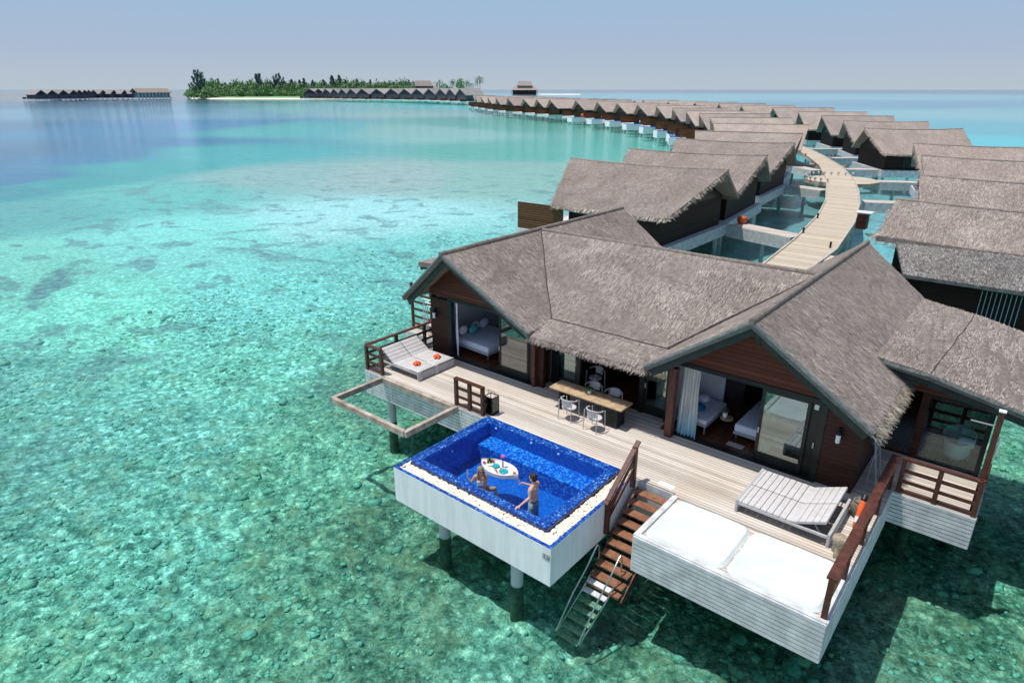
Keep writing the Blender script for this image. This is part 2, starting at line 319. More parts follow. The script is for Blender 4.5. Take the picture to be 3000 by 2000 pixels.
def seabed():
    cx,cy=-6.,10.; NA=900
    rr=[0.6]
    while rr[-1]<38000: rr.append(rr[-1]*1.0125+.06 if rr[-1]<150 else rr[-1]*1.06)
    rr=np.array(rr); th=np.linspace(0,2*np.pi,NA,endpoint=False)
    RR,TT=np.meshgrid(rr,th,indexing='ij'); X=cx+RR*np.cos(TT); Y=cy+RR*np.sin(TT)
    S=np.array(SEA); px,py=S[:,0],S[:,1]
    pa=np.arctan2(py,px); pl=np.log(np.hypot(px,py)+1)
    A=np.arctan2(Y,X); L=np.log(np.hypot(X,Y)+1)
    # warp so that colour zones have uneven edges
    wv=(vnoise(X,Y,.03,3)-.5)*.10+(vnoise(X,Y,.008,4)-.5)*.12; L2=L+wv*np.clip((RR-20)/60,0,1)
    C=np.zeros(X.shape+(3,)); W=np.zeros(X.shape)
    for i in range(len(S)):
        da=np.abs(A-pa[i]); da=np.minimum(da,2*np.pi-da); d2=(da*1.3)**2+(L2-pl[i])**2
        ww=1/(d2+.001)**2.8; W+=ww; C+=ww[...,None]*S[i,2:5]
    C/=W[...,None]
    near=np.clip(1-RR/120,0,1)
    n=vnoise(X,Y,.35,1)*.5+vnoise(X,Y,.9,2)*.3+vnoise(X,Y,2.2,5)*.2
    Z=-3.25+(n-.5)*.75*near
    lum=vnoise(X,Y,4.1,8)*.5+vnoise(X,Y,9,9)*.5
    Z+=(lum-.5)*.16*np.clip(1-RR/40,0,1)
    v=np.stack([X,Y,Z],-1).reshape(-1,3); nr=len(rr)
    i=np.arange(nr-1)[:,None]*NA; k=np.arange(NA)[None,:]; k2=(k+1)%NA
    F=np.stack([i+k,i+NA+k,i+NA+k2,i+k2],-1).reshape(-1,4)
    me=bpy.data.meshes.new('seabed'); me.vertices.add(len(v)+1); vv=np.vstack([v,[[cx,cy,-3.25]]]); me.vertices.foreach_set('co',vv.ravel())
    cen=len(v); tri=np.stack([np.full(NA,cen),np.arange(NA),(np.arange(NA)+1)%NA],-1)
    loops=np.concatenate([F.ravel(),tri.ravel()]); me.loops.add(len(loops)); me.loops.foreach_set('vertex_index',loops)
    me.polygons.add(len(F)+NA); ls=np.concatenate([np.arange(len(F))*4,len(F)*4+np.arange(NA)*3]); me.polygons.foreach_set('loop_start',ls)
    me.update(); me.validate(); me.polygons.foreach_set('use_smooth',[True]*len(me.polygons))
    a=me.color_attributes.new('tone','FLOAT_COLOR','POINT'); cc=np.ones((len(vv),4)); cc[:-1,:3]=C.reshape(-1,3); cc[-1,:3]=C[0,0]; a.data.foreach_set('color',cc.ravel())
    t=NT('coral seabed'); at=t.mk('ShaderNodeAttribute',attribute_name='tone'); base=at.outputs['Color']
    S_=t.sep(); dist=t.mk('ShaderNodeVectorMath',operation='LENGTH'); t.link(t.tc.outputs['Object'],dist.inputs[0]); dl=dist.outputs['Value']
    nearf=t.mk('ShaderNodeMapRange'); nearf.inputs['From Min'].default_value=20; nearf.inputs['From Max'].default_value=75; nearf.inputs['To Min'].default_value=1; nearf.inputs['To Max'].default_value=.30; t.link(dl,nearf.inputs[0]); nf=nearf.outputs[0]
    # fine mottling of coral rubble, crevice shade painted in at the cell edges
    m1=t.noise(2.6,6,rough=.72,dist=.1); m2=t.noise(.55,5,rough=.65); m3=t.noise(7,4,rough=.7)
    c1=t.ramp(m1,[(.32,(.34,.46,.42)),(.50,(1.0,1.0,1.0)),(.67,(1.95,1.55,1.5))])
    base=t.mix(t.math('MULTIPLY',nf,.95),base,c1,'MULTIPLY')
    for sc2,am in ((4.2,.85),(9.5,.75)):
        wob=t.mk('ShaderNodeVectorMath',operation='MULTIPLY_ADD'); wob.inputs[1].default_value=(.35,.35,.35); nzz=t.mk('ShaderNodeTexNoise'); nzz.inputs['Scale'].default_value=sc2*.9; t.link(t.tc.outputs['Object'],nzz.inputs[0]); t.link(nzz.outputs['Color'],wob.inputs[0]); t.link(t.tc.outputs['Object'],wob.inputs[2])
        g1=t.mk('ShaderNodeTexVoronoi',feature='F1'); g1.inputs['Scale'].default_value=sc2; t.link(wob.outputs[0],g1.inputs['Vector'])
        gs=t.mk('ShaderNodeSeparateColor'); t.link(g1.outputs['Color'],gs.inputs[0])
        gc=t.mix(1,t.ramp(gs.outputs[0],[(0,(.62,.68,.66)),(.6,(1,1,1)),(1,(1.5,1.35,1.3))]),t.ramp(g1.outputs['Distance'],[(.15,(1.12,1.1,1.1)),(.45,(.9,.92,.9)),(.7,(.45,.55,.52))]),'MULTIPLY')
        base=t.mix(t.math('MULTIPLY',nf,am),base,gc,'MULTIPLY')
    c2=t.ramp(m2,[(.33,(.55,.66,.60)),(.58,(1.05,1.04,1.04))]); base=t.mix(t.math('MULTIPLY',nf,.75),base,c2,'MULTIPLY')
    # rubble lumps with shade painted into their borders, plus tan patches
    vr=t.mk('ShaderNodeTexVoronoi',feature='F1'); vr.inputs['Scale'].default_value=.85; wv=t.mk('ShaderNodeVectorMath',operation='ADD'); nz=t.mk('ShaderNodeTexNoise'); nz.inputs['Scale'].default_value=1.3; t.link(t.tc.outputs['Object'],nz.inputs[0])
    t.link(t.tc.outputs['Object'],wv.inputs[0]); t.link(nz.outputs['Color'],wv.inputs[1]); t.link(wv.outputs[0],vr.inputs['Vector'])
    sepc=t.mk('ShaderNodeSeparateColor'); t.link(vr.outputs['Color'],sepc.inputs[0])
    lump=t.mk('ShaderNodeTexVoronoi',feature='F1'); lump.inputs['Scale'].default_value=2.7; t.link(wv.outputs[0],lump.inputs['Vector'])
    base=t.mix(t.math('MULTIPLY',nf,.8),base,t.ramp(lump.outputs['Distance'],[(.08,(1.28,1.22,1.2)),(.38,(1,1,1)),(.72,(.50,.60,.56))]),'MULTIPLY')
    tan=t.ramp(t.noise(1.15,6,rough=.7),[(.50,(0,0,0)),(.64,(1,1,1))]); base=t.mix(t.math('MULTIPLY',tan,t.math('MULTIPLY',nf,.40)),base,(.22,.36,.20))
    # larger dark reef patches further out
    big=t.noise(.085,5,t.mapping((1,1.4,1)),.6,.8); bigm=t.ramp(big,[(.60,(0,0,0)),(.68,(1,1,1))])
    far=t.mk('ShaderNodeMapRange'); far.inputs['From Min'].default_value=22; far.inputs['From Max'].default_value=40; t.link(dl,far.inputs[0])
    far2=t.mk('ShaderNodeMapRange'); far2.inputs['From Min'].default_value=150; far2.inputs['From Max'].default_value=80; t.link(dl,far2.inputs[0])
    sp1=t.noise(.27,6,t.mapping((1,1.2,1)),.60,.3); spm=t.ramp(sp1,[(.555,(0,0,0)),(.605,(1,1,1))])
    al=t.math('MAXIMUM',bigm,t.math('MULTIPLY',spm,.8)); al=t.math('MULTIPLY',al,t.math('MULTIPLY',far.outputs[0],far2.outputs[0]))
    al=t.math('MULTIPLY',al,t.ramp(t.noise(1.5,4),[(.3,(.35,.35,.35)),(.6,(1,1,1))]))
    base=t.mix(t.math('MULTIPLY',al,.95),base,(.095,.19,.215))
    # bands of sand and deeper water far out
    fb=t.noise(.0045,5,t.mapping((1,1,1)),.6,.5); ff=t.mk('ShaderNodeMapRange'); ff.inputs['From Min'].default_value=180; ff.inputs['From Max'].default_value=600; t.link(dl,ff.inputs[0])
    base=t.mix(ff.outputs[0],base,t.ramp(fb,[(.36,(.55,.78,.95)),(.5,(1,1,1)),(.66,(1.15,1.1,1.05))]),'MULTIPLY')
    # web of caustic light painted into the seabed colour
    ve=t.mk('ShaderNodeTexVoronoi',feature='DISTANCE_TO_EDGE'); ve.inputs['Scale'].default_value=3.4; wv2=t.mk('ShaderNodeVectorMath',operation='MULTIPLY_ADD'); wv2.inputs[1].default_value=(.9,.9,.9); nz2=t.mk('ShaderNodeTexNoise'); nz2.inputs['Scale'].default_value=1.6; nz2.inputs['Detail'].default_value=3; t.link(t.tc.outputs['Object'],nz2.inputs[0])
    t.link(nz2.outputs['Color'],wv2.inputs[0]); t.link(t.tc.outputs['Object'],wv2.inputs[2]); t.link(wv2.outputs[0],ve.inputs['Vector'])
    caustic=t.ramp(ve.outputs['Distance'],[(0,(1,1,1)),(.14,(0,0,0))]); gate=t.ramp(t.noise(.7,3),[(.40,(0,0,0)),(.62,(1,1,1))])
    vf=t.math('MULTIPLY',t.math('MULTIPLY',caustic,gate),t.math('MULTIPLY',t.math('SUBTRACT',nf,.3),.34))
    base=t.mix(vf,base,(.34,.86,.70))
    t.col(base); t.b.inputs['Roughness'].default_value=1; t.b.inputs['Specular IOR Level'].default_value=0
    t.link(t.bump(m1,.9,.25),t.b.inputs['Normal'])
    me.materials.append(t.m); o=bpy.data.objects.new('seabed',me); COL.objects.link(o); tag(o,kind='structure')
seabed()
def rubble():
    rng=random.Random(21); b=MB(); protos_=[]
    for k in range(8):
        bm=bmesh.new(); bmesh.ops.create_icosphere(bm,subdivisions=1,radius=1)
        for v in bm.verts: v.co*=1+rng.uniform(-.22,.22)
        protos_.append(([tuple(v.co) for v in bm.verts],[[v.index for v in f.verts] for f in bm.faces])); bm.free()
    g=np.random.default_rng(4); NCL=560; cx=g.uniform(-44,8,NCL); cy=g.uniform(-3,44,NCL); k=g.integers(0,NCL,15000)
    X=cx[k]+g.normal(0,1.2,len(k)); Y=cy[k]+g.normal(0,1.0,len(k)); r=np.where(g.random(len(k))<.96,g.uniform(.03,.10,len(k)),g.uniform(.10,.24,len(k)))
    n=vnoise(X,Y,.35,1)*.5+vnoise(X,Y,.9,2)*.3+vnoise(X,Y,2.2,5)*.2
    sz=r*g.uniform(.35,.7,len(k)); Z=-3.25+(n-.5)*.75*np.clip(1-np.hypot(X+6,Y-10)/120,0,1)+sz*.15
    a=g.uniform(0,6.28,len(k)); sx=r*g.uniform(.8,1.6,len(k)); sy=r*g.uniform(.7,1.1,len(k)); VV=[];FF=[];off=0
    for q in range(8):
        ids=np.where(np.arange(len(k))%8==q)[0]; pv=np.array(protos_[q][0]); pf=np.array(protos_[q][1])
        x=pv[None,:,0]*sx[ids,None]; y=pv[None,:,1]*sy[ids,None]; z=pv[None,:,2]*sz[ids,None]; ca=np.cos(a[ids,None]); sa=np.sin(a[ids,None])
        v=np.stack([X[ids,None]+ca*x-sa*y,Y[ids,None]+sa*x+ca*y,Z[ids,None]+z],-1).reshape(-1,3); f=(pf[None]+np.arange(len(ids))[:,None,None]*len(pv)+off).reshape(-1,3); off+=len(v); VV.append(v); FF.append(f)
    V=np.concatenate(VV); Fc=np.concatenate(FF)
    t=NT('coral rock'); c=t.ramp(t.noise(.9,4),[(.3,(.08,.25,.19)),(.55,(.13,.44,.35)),(.75,(.21,.44,.27))]); c=t.mix(.8,c,t.ramp(t.noise(9,4,rough=.7),[(.3,(.5,.55,.5)),(.7,(1.5,1.4,1.4))]),'MULTIPLY'); t.col(c); t.b.inputs['Roughness'].default_value=1; t.b.inputs['Specular IOR Level'].default_value=0; t.link(t.bump(t.noise(12,5),.8,.05),t.b.inputs['Normal'])
    me=bpy.data.meshes.new('coral_rubble'); me.vertices.add(len(V)); me.vertices.foreach_set('co',V.ravel()); me.loops.add(len(Fc)*3); me.loops.foreach_set('vertex_index',Fc.ravel()); me.polygons.add(len(Fc)); me.polygons.foreach_set('loop_start',np.arange(len(Fc))*3); me.update(calc_edges=True); me.materials.append(t.m)
    o=bpy.data.objects.new('coral_rubble',me); COL.objects.link(o); tag(o,kind='stuff')
rubble()
# water surface
def disc(name,z,mat):
    b=MB(); n=96; rads=[0,60,400,3000,38000]; vs=[(-6,10,z)]
    for r in rads[1:]:
        vs+=[(-6+r*math.cos(2*math.pi*k/n),10+r*math.sin(2*math.pi*k/n),z) for k in range(n)]
    fs=[(0,1+k,1+(k+1)%n) for k in range(n)]
    for j in range(len(rads)-2):
        a=1+j*n;c=a+n
        fs+=[(a+k,c+k,c+(k+1)%n,a+(k+1)%n) for k in range(n)]
    b.add(vs,fs); return b.build(name,mat)
tag(disc('lagoon_water',WZ,M['lagoon']),kind='structure')
# ---------------------------------------------------------------- thatch
def blades(quads,dens,ln,wd,mat,name,parent,lift=.045,jit=.35,loc=None,pos_lift=.005,seed=1,sag=False):
    """many short straws lying down the slope; quad = ridge_a, eave_a, eave_b, ridge_b"""
    rng=np.random.default_rng(seed); V=[];SH=[]
    for q in quads:
        a,b,c,d=[np.array(p,float) for p in q]
        area=(np.linalg.norm(np.cross(b-a,d-a))+np.linalg.norm(np.cross(b-c,d-c)))/2
        n=int(area*dens)
        if n<1: continue
        u=rng.random((n,1)); v=rng.random((n,1))
        top=a*(1-u)+d*u; bot=b*(1-u)+c*u; p=top*(1-v)+bot*v
        dn=bot-top; dn/=np.linalg.norm(dn,axis=1,keepdims=True)
        nrm=np.cross(dn,d-a); nrm/=np.linalg.norm(nrm,axis=1,keepdims=True); nrm*=np.sign(nrm[:,2:3]+1e-9)
        sd=np.cross(dn,nrm); an=rng.normal(0,jit,(n,1))
        dr=dn*np.cos(an)+sd*np.sin(an); sd2=np.cross(dr,nrm)
        L=ln*rng.uniform(.5,1.4,(n,1)); W=wd*rng.uniform(.5,1.4,(n,1))*.5; li=lift*rng.uniform(-.1,1.3,(n,1))
        if sag: p=p+np.array([0,0,1.])*(-.16*np.sin(np.pi*u)-.05*np.sin(np.pi*v)+.03)
        p0=p-dr*L*.5+nrm*pos_lift; p1=p+dr*L*.5+nrm*(li+pos_lift)
        V.append(np.stack([p0-sd2*W,p0+sd2*W,p1+sd2*W*.5,p1-sd2*W*.5],1).reshape(-1,3)); SH.append(np.repeat(rng.random(n),4))
    return straw_mesh(np.concatenate(V),np.concatenate(SH),name,mat,parent,loc)
def straw_mesh(v,sh,name,mat,parent,loc=None):
    n=len(v)//4; off=np.array(parent.location) if (parent is not None and parent.get('_w')) else np.zeros(3)
    me=bpy.data.meshes.new(name); me.vertices.add(len(v)); me.vertices.foreach_set('co',(v-off).ravel())
    me.loops.add(len(v)); me.loops.foreach_set('vertex_index',np.arange(len(v))); me.polygons.add(n); me.polygons.foreach_set('loop_start',np.arange(n)*4); me.update(calc_edges=True)
    a=me.attributes.new('shade','FLOAT','POINT'); a.data.foreach_set('value',sh.astype(np.float32))
    me.materials.append(mat); o=bpy.data.objects.new(name,me); COL.objects.link(o)
    if parent is not None:o.parent=parent
    return o
def fringe(edges,dens,ln,wd,mat,name,parent,out=(0,0,0),drop=.8,seed=2,spread=.4,thick=.12):
    rng=np.random.default_rng(seed); V=[];SH=[]
    for e in edges:
        a,b,o=[np.array(p,float) for p in e]; n=int(np.linalg.norm(b-a)*dens); u=rng.random((n,1)); p=a*(1-u)+b*u
        al=(b-a)/np.linalg.norm(b-a); dr=o*rng.uniform(.5,1.2,(n,1))+np.array([0,0,-1])*drop*rng.uniform(.3,1.3,(n,1))+al*rng.normal(0,spread,(n,1)); dr/=np.linalg.norm(dr,axis=1,keepdims=True)
        p=p-np.array([0,0,1])*rng.random((n,1))*thick-o*rng.random((n,1))*.12
        L=ln*rng.uniform(.3,1.3,(n,1)); W=wd*rng.uniform(.5,1.3,(n,1))*.5; sd=np.cross(dr,np.array([0,0,1.])+o*.5+rng.normal(0,.4,(n,3))); sd/=np.linalg.norm(sd,axis=1,keepdims=True)+1e-9
        p1=p+dr*L; V.append(np.stack([p-sd*W,p+sd*W,p1+sd*W*.3,p1-sd*W*.3],1).reshape(-1,3)); SH.append(np.repeat(rng.random(n)*.8+.1,4))
    return straw_mesh(np.concatenate(V),np.concatenate(SH),name,mat,parent)
# ---------------------------------------------------------------- main villa
villa=thing('overwater_villa',(-10.6,17.,0),'large thatched villa with two front gables, open sliding doors and a sun deck','villa')
Lx,Rx,ZR=-16.2,-5.13,4.6
T=.20
sl_=[ # ridge_a, eave_a, eave_b, ridge_b
 [(Lx,15.6,ZR),(-18.85,16.0,2.45),(-18.85,27.4,2.45),(Lx,28.0,ZR)],
 [(Lx,28.0,ZR),(-12.6,27.4,2.4),(-12.6,16.0,2.4),(Lx,15.6,ZR)],
 [(Rx,15.6,ZR),(-8.2,16.0,2.43),(-8.2,27.0,2.43),(Rx,27.4,ZR)],
 [(Rx,20.45,ZR),(-2.05,20.4,2.4),(-2.05,16.0,2.4),(Rx,15.6,ZR)],
 [(Rx,27.4,ZR),(-2.72,26.75,2.88),(-2.72,20.45,2.88),(Rx,20.45,ZR)],
 [(Lx,21.4,ZR-.03),(-16.2,17.35,2.44),(-5.13,17.35,2.44),(Rx,21.4,ZR-.03)],
 [(Rx,21.4,ZR-.03),(-5.13,26.0,2.4),(-16.2,26.0,2.4),(Lx,21.4,ZR-.03)],
 [(-12.75,17.5,2.50),(-12.62,16.1,2.25),(-8.15,16.1,2.25),(-8.05,17.5,2.50)],
 # bath wing
 [(-3.15,26.7,3.0),(-3.1,19.55,3.02),(-1.5,19.45,2.87),(-1.2,26.3,2.82)],
 [(-1.2,26.3,2.82),(-1.5,19.45,2.87),(.6,19.5,2.42),(.6,26.0,2.5)],
 [(.6,26.0,2.5),(.6,19.5,2.42),(3.2,19.6,1.65),(3.2,26.,1.9)],
 # small roof at the left back
 [(-19.0,22.4,2.75),(-22.2,22.2,2.5),(-22.2,19.9,2.5),(-19.0,19.8,2.75)],
]
rf=MB()
for q in sl_:
    # subdivided slab with gentle unevenness
    a,b,c,d=[Vector(p) for p in q]; nu,nv=14,10; base=len(rf.v); 
    th=T if q is not sl_[7] else .16
    vs=[]
    for i in range(nu+1):
        for j in range(nv+1):
            u=i/nu;v=j/nv; p=(a*(1-u)+d*u)*(1-v)+(b*(1-u)+c*u)*v
            dz=0 if i in(0,nu) or j in (0,nv) else random.uniform(-.035,.045)
            vs.append((p.x,p.y,p.z+dz+.0))
    n0=len(vs); vs+=[(x,y,z-th) for x,y,z in vs]
    fs=[]; idx=lambda i,j:i*(nv+1)+j
    for i in range(nu):
        for j in range(nv):
            f=(idx(i,j),idx(i,j+1),idx(i+1,j+1),idx(i+1,j)); fs.append(f); fs.append(tuple(n0+k for k in reversed(f)))
    for i in range(nu):
        for j in (0,nv): k=(idx(i,j),idx(i+1,j),n0+idx(i+1,j),n0+idx(i,j)); fs.append(k)
    for j in range(nv):
        for i in (0,nu): k=(idx(i,j),idx(i,j+1),n0+idx(i,j+1),n0+idx(i,j)); fs.append(k)
    rf.add(vs,fs)
roof=rf.build('thatched_roof',M['thatch'],villa)
blades(sl_[:2]+sl_[2:6]+[sl_[7]]+sl_[8:],760,.21,.013,M['blade'],'thatch_straw',roof,seed=3,lift=.018,jit=.15).location=(0,0,0)
roof.children[0].data.transform(Matrix.Translation(-villa.location))
def seam_shade(a,b,r=.02,n=9,sag=.0):
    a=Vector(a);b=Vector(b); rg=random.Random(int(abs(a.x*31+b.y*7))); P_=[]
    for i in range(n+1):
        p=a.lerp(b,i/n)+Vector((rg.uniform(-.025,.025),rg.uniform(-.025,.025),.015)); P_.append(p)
    MB().tube(P_,r,6).build('thatch_seam_shade',M['seam_shade'],villa,True)
seam_shade((Lx,21.4,ZR),(-12.72,17.45,2.53)); seam_shade((Rx-.02,21.4,ZR),(-8.2,17.45,2.53)); seam_shade((-12.72,17.42,2.50),(-8.1,17.42,2.50),.016,16); seam_shade((-1.5,19.5,2.88),(-1.2,26.2,2.84),.010)  # strip along the skirt break is added dark to paint its lip's shade
cap=MB()
for pts in ([(Lx,15.55,ZR+.03),(Lx,18,ZR+.05),(Lx,22,ZR+.04),(Lx,28.02,ZR+.03)],[(Rx,15.55,ZR+.03),(Rx,19,ZR+.05),(Rx,27.4,ZR+.03)],[(Lx,21.4,ZR+.0),(-12,21.42,ZR-.02),(-8,21.38,ZR-.02),(Rx,21.4,ZR+.0)]):
    cap.tube([(x,y,z-.03) for x,y,z in pts],.085,8)
cp=cap.build('ridge_cap',M['thatch'],roof,smooth=True,loc=villa.location); cp.location=(0,0,0)
def child_of_part(o,root=villa): 
    return o
# rolled thatch edge on rakes
M['edge']=simple('dark grey thatch edge',(.15,.165,.16),.9,.3,8,.5,30)
def rake(a,b,r=.075):
    eg=MB(); a=Vector(a);b=Vector(b); eg.tube([a,a.lerp(b,.33)+Vector((0,0,-.02)),a.lerp(b,.66)+Vector((0,0,-.02)),b],r,8); eg.build('roof_edge',M['edge'],villa,smooth=True)
for a,b in (((Lx,15.62,ZR-.05),(-18.85,16.02,2.40)),((Lx,15.62,ZR-.05),(-12.6,16.02,2.35)),((Rx,15.62,ZR-.05),(-8.2,16.02,2.37)),((Rx,15.62,ZR-.05),(-2.05,16.02,2.34)),((-2.76,19.55,2.88),(-1.5,19.47,2.80)),((-1.5,19.47,2.80),(.6,19.52,2.35)),((.6,19.52,2.35),(3.2,19.6,1.58))): rake(a,b)
def board(a,b,h=.22,w=.06): MB().bar(a,b,w,h).build('fascia_board',M['fascia'],villa)
for a,b in (((Lx,15.78,ZR-.30),(-18.7,16.16,2.18)),((Lx,15.78,ZR-.30),(-12.75,16.16,2.14)),((Rx,15.78,ZR-.30),(-8.05,16.16,2.17)),((Rx,15.78,ZR-.30),(-2.2,16.16,2.13)),((-2.76,19.7,2.62),(-1.5,19.62,2.55)),((-1.5,19.62,2.55),(.6,19.67,2.09)),((.6,19.67,2.09),(3.2,19.7,1.35)),((-12.6,16.35,2.02),(-8.2,16.35,2.02)),((-22.1,19.95,2.3),(-19.2,19.95,2.5)),((-22.1,19.95,2.25),(-22.1,22.2,2.25))): board(a,b)
fringe([((-12.7,16.08,2.24),(-8.2,16.08,2.24),(0,-1,0))],420,.15,.018,M['blade_n'],'eave_fringe',villa,drop=.6,seed=5,thick=.14)
fringe([((-2.02,16.0,2.38),(-2.02,20.4,2.38),(1,0,0))],420,.30,.024,M['straw'],'side_fringe',villa,drop=.75,seed=6,spread=.35)
fringe([((-18.85,16.05,2.4),(-18.85,27.3,2.4),(-1,0,0)),((-22.2,19.95,2.5),(-22.2,22.2,2.5),(-1,0,0))],120,.25,.03,M['straw'],'left_fringe',villa,drop=.9,seed=7)
# walls
class Each:
    def __init__(s,name,m,parent,smooth=False): s.a=(name,m,parent,smooth)
    def box(s,*k): return MB().box(*k).build(*s.a)
    def bar(s,*k): return MB().bar(*k).build(*s.a)
    def rbox(s,*k): return MB().rbox(*k).build(*s.a)
    def tube(s,*k): return MB().tube(*k).build(*s.a)
    def add(s,*k): return MB().add(*k).build(*s.a)
    def build(s,*k,**kk): pass
wl=Each('timber_wall',M['wall'],villa)
FY=16.95
def gable(b,x0,x1,xa,za,z0,y):
    """triangle between door head and roof"""
    pass
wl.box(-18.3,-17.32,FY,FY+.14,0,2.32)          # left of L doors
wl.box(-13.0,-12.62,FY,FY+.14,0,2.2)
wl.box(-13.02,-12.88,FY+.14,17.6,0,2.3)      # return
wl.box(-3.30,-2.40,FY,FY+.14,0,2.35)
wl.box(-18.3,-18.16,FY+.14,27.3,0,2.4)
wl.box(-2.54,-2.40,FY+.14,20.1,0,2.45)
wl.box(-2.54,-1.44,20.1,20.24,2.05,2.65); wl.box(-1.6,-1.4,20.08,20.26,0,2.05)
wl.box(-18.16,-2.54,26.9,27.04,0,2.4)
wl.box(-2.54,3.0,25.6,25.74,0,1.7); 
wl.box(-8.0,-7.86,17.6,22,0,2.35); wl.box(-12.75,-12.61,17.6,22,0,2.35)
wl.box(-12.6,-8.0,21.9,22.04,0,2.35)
wl.build('timber_wall',M['wall'],villa)
gb=Each('gable_panel',M['gable'],villa)
def tri(x0,x1,xa,za,zb,y0,y1,sl):
    zz=lambda x: za-abs(x-xa)*sl
    pts=[(x0,zb),(x1,zb),(x1,max(zb+.01,zz(x1))),(xa,za),(x0,max(zb+.01,zz(x0)))]
    n=len(pts); vs=[(x,y0,z) for x,z in pts]+[(x,y1,z) for x,z in pts]
    gb.add(vs,[tuple(range(n)),tuple(range(2*n-1,n-1,-1))]+[(i,n+i,n+(i+1)%n,(i+1)%n) for i in range(n)])
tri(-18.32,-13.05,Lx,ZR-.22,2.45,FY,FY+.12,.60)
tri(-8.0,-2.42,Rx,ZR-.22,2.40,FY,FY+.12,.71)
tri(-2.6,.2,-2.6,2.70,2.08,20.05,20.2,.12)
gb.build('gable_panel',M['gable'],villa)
rp_=Each('veranda_post',M['rail'],villa); rp_.box(-7.66,-7.44,16.58,16.80,0,2.3); rp_.box(-13.04,-12.90,16.80,16.95,0,2.25); rp_.build('veranda_post',M['rail'],villa)
for x,z in ((Rx,3.75),(Lx,3.75)): MB().box(x-.05,x+.05,16.3,16.95,z,z+.1).bar((x,16.3,z+.101),(x,16.3,z+.55),.1,.1).build('gable_bracket',M['fascia'],villa)
flr=Each('interior_floor',M['floor'],villa); flr.box(-18.1,-12.8,17.0,26.9,-.1,.03); flr.box(-12.8,-8.0,17.6,26.9,-.1,.028); flr.box(-7.95,-2.55,17.0,26.9,-.1,.03); flr.box(-2.5,.1,20.2,25.6,-.1,.03)
flr.build('interior_floor',M['floor'],villa)
iw=Each('interior_wall',M['interior'],villa); iw.box(-18.15,-18.10,17.15,22,.03,2.4); iw.box(-17.5,-12.8,21.3,21.36,.03,3.15); iw.box(-12.84,-12.78,17.7,21.3,.03,2.4)
iw.box(-7.86,-7.80,17.1,19.2,.03,2.4); iw.box(-7.8,-6.9,19.2,19.26,.03,2.5); iw.box(-2.6,-2.55,17.1,20,.03,2.3)
iw.build('interior_wall',M['interior'],villa)
idk=MB(); idk.box(-6.9,-4.0,21.2,21.3,.03,3.3); idk.build('dark_headboard_wall',simple('dark interior panel',(.035,.022,.018),.6,.2,3,.1),villa)
# door head frames and sliding doors
hf=Each('door_frame',M['frame'],villa)
hf.box(-17.32,-12.95,FY-.03,FY+.15,2.34,2.46); hf.box(-17.34,-17.14,FY-.03,FY+.15,0,2.36); hf.box(-13.22,-13.04,FY-.03,FY+.15,0,2.2)
hf.box(-7.9,-3.28,FY-.03,FY+.15,2.30,2.42); hf.box(-3.46,-3.30,FY-.03,FY+.15,0,2.32); hf.box(-7.48,-3.3,FY-.10,FY+.12,-.01,.035); hf.box(-17.3,-13.1,FY-.10,FY+.12,-.01,.035)
hf.box(-12.8,-8.0,17.52,17.7,2.15,2.3); hf.box(-11.62,-11.44,17.52,17.68,0,2.16); hf.box(-9.10,-8.92,17.5,17.68,0,2.16); hf.box(-12.62,-12.5,17.52,17.68,0,2.16); hf.box(-8.10,-7.98,17.4,17.68,0,2.3)
hf.box(-1.46,.12,20.06,20.2,1.98,2.12); hf.box(.0,.12,20.05,20.2,0,2.0); hf.box(.0,.12,20.2,25.6,1.9,2.05); hf.box(.02,.12,22.6,22.75,0,1.95); hf.box(.02,.12,25.4,25.6,0,2.0)
hf.build('door_frame',M['frame'],villa)
def slider(x0,x1,y,z1,n='sliding_door',bot=.28,handle=None,gl='glass'):
    b=MB(); w_=.09; b.box(x0,x0+w_,y,y+.05,.03,z1); b.box(x1-w_,x1,y,y+.05,.03,z1); b.box(x0+w_,x1-w_,y+.001,y+.049,.03,.03+bot); b.box(x0+w_,x1-w_,y+.001,y+.049,z1-.09,z1)
    d=b.build(n,M['frame'],villa)
    g=MB(); g.box(x0+w_,x1-w_,y+.02,y+.03,.03+bot,z1-.09); o=g.build('pane',M[gl],d,loc=villa.location); o.location=(0,0,0)
    if handle is not None:
        h=MB(); h.rbox(handle-.02,handle+.02,y-.035,y-.002,.92,1.10,.01); o=h.build('handle',M['alu'],d,loc=villa.location); o.location=(0,0,0)
    return d
slider(-14.72,-13.30,FY+.02,2.33,handle=-14.68)
slider(-5.02,-3.72,FY+.01,2.29,handle=-4.98)
slider(-3.76,-3.46,FY+.09,2.29,bot=2.0,handle=-3.52)
slider(-12.5,-11.6,17.58,2.14,handle=-11.64); slider(-8.94,-8.06,17.55,2.14,handle=-8.9)
wn=Each('bathroom_window',M['bathglass'],villa); wn.box(-1.4,.0,20.12,20.135,.03,1.98); wn.box(.055,.07,20.2,22.6,.03,1.9); wn.box(.055,.07,22.75,25.4,.03,1.9); wn.build('bathroom_window',M['bathglass'],villa)
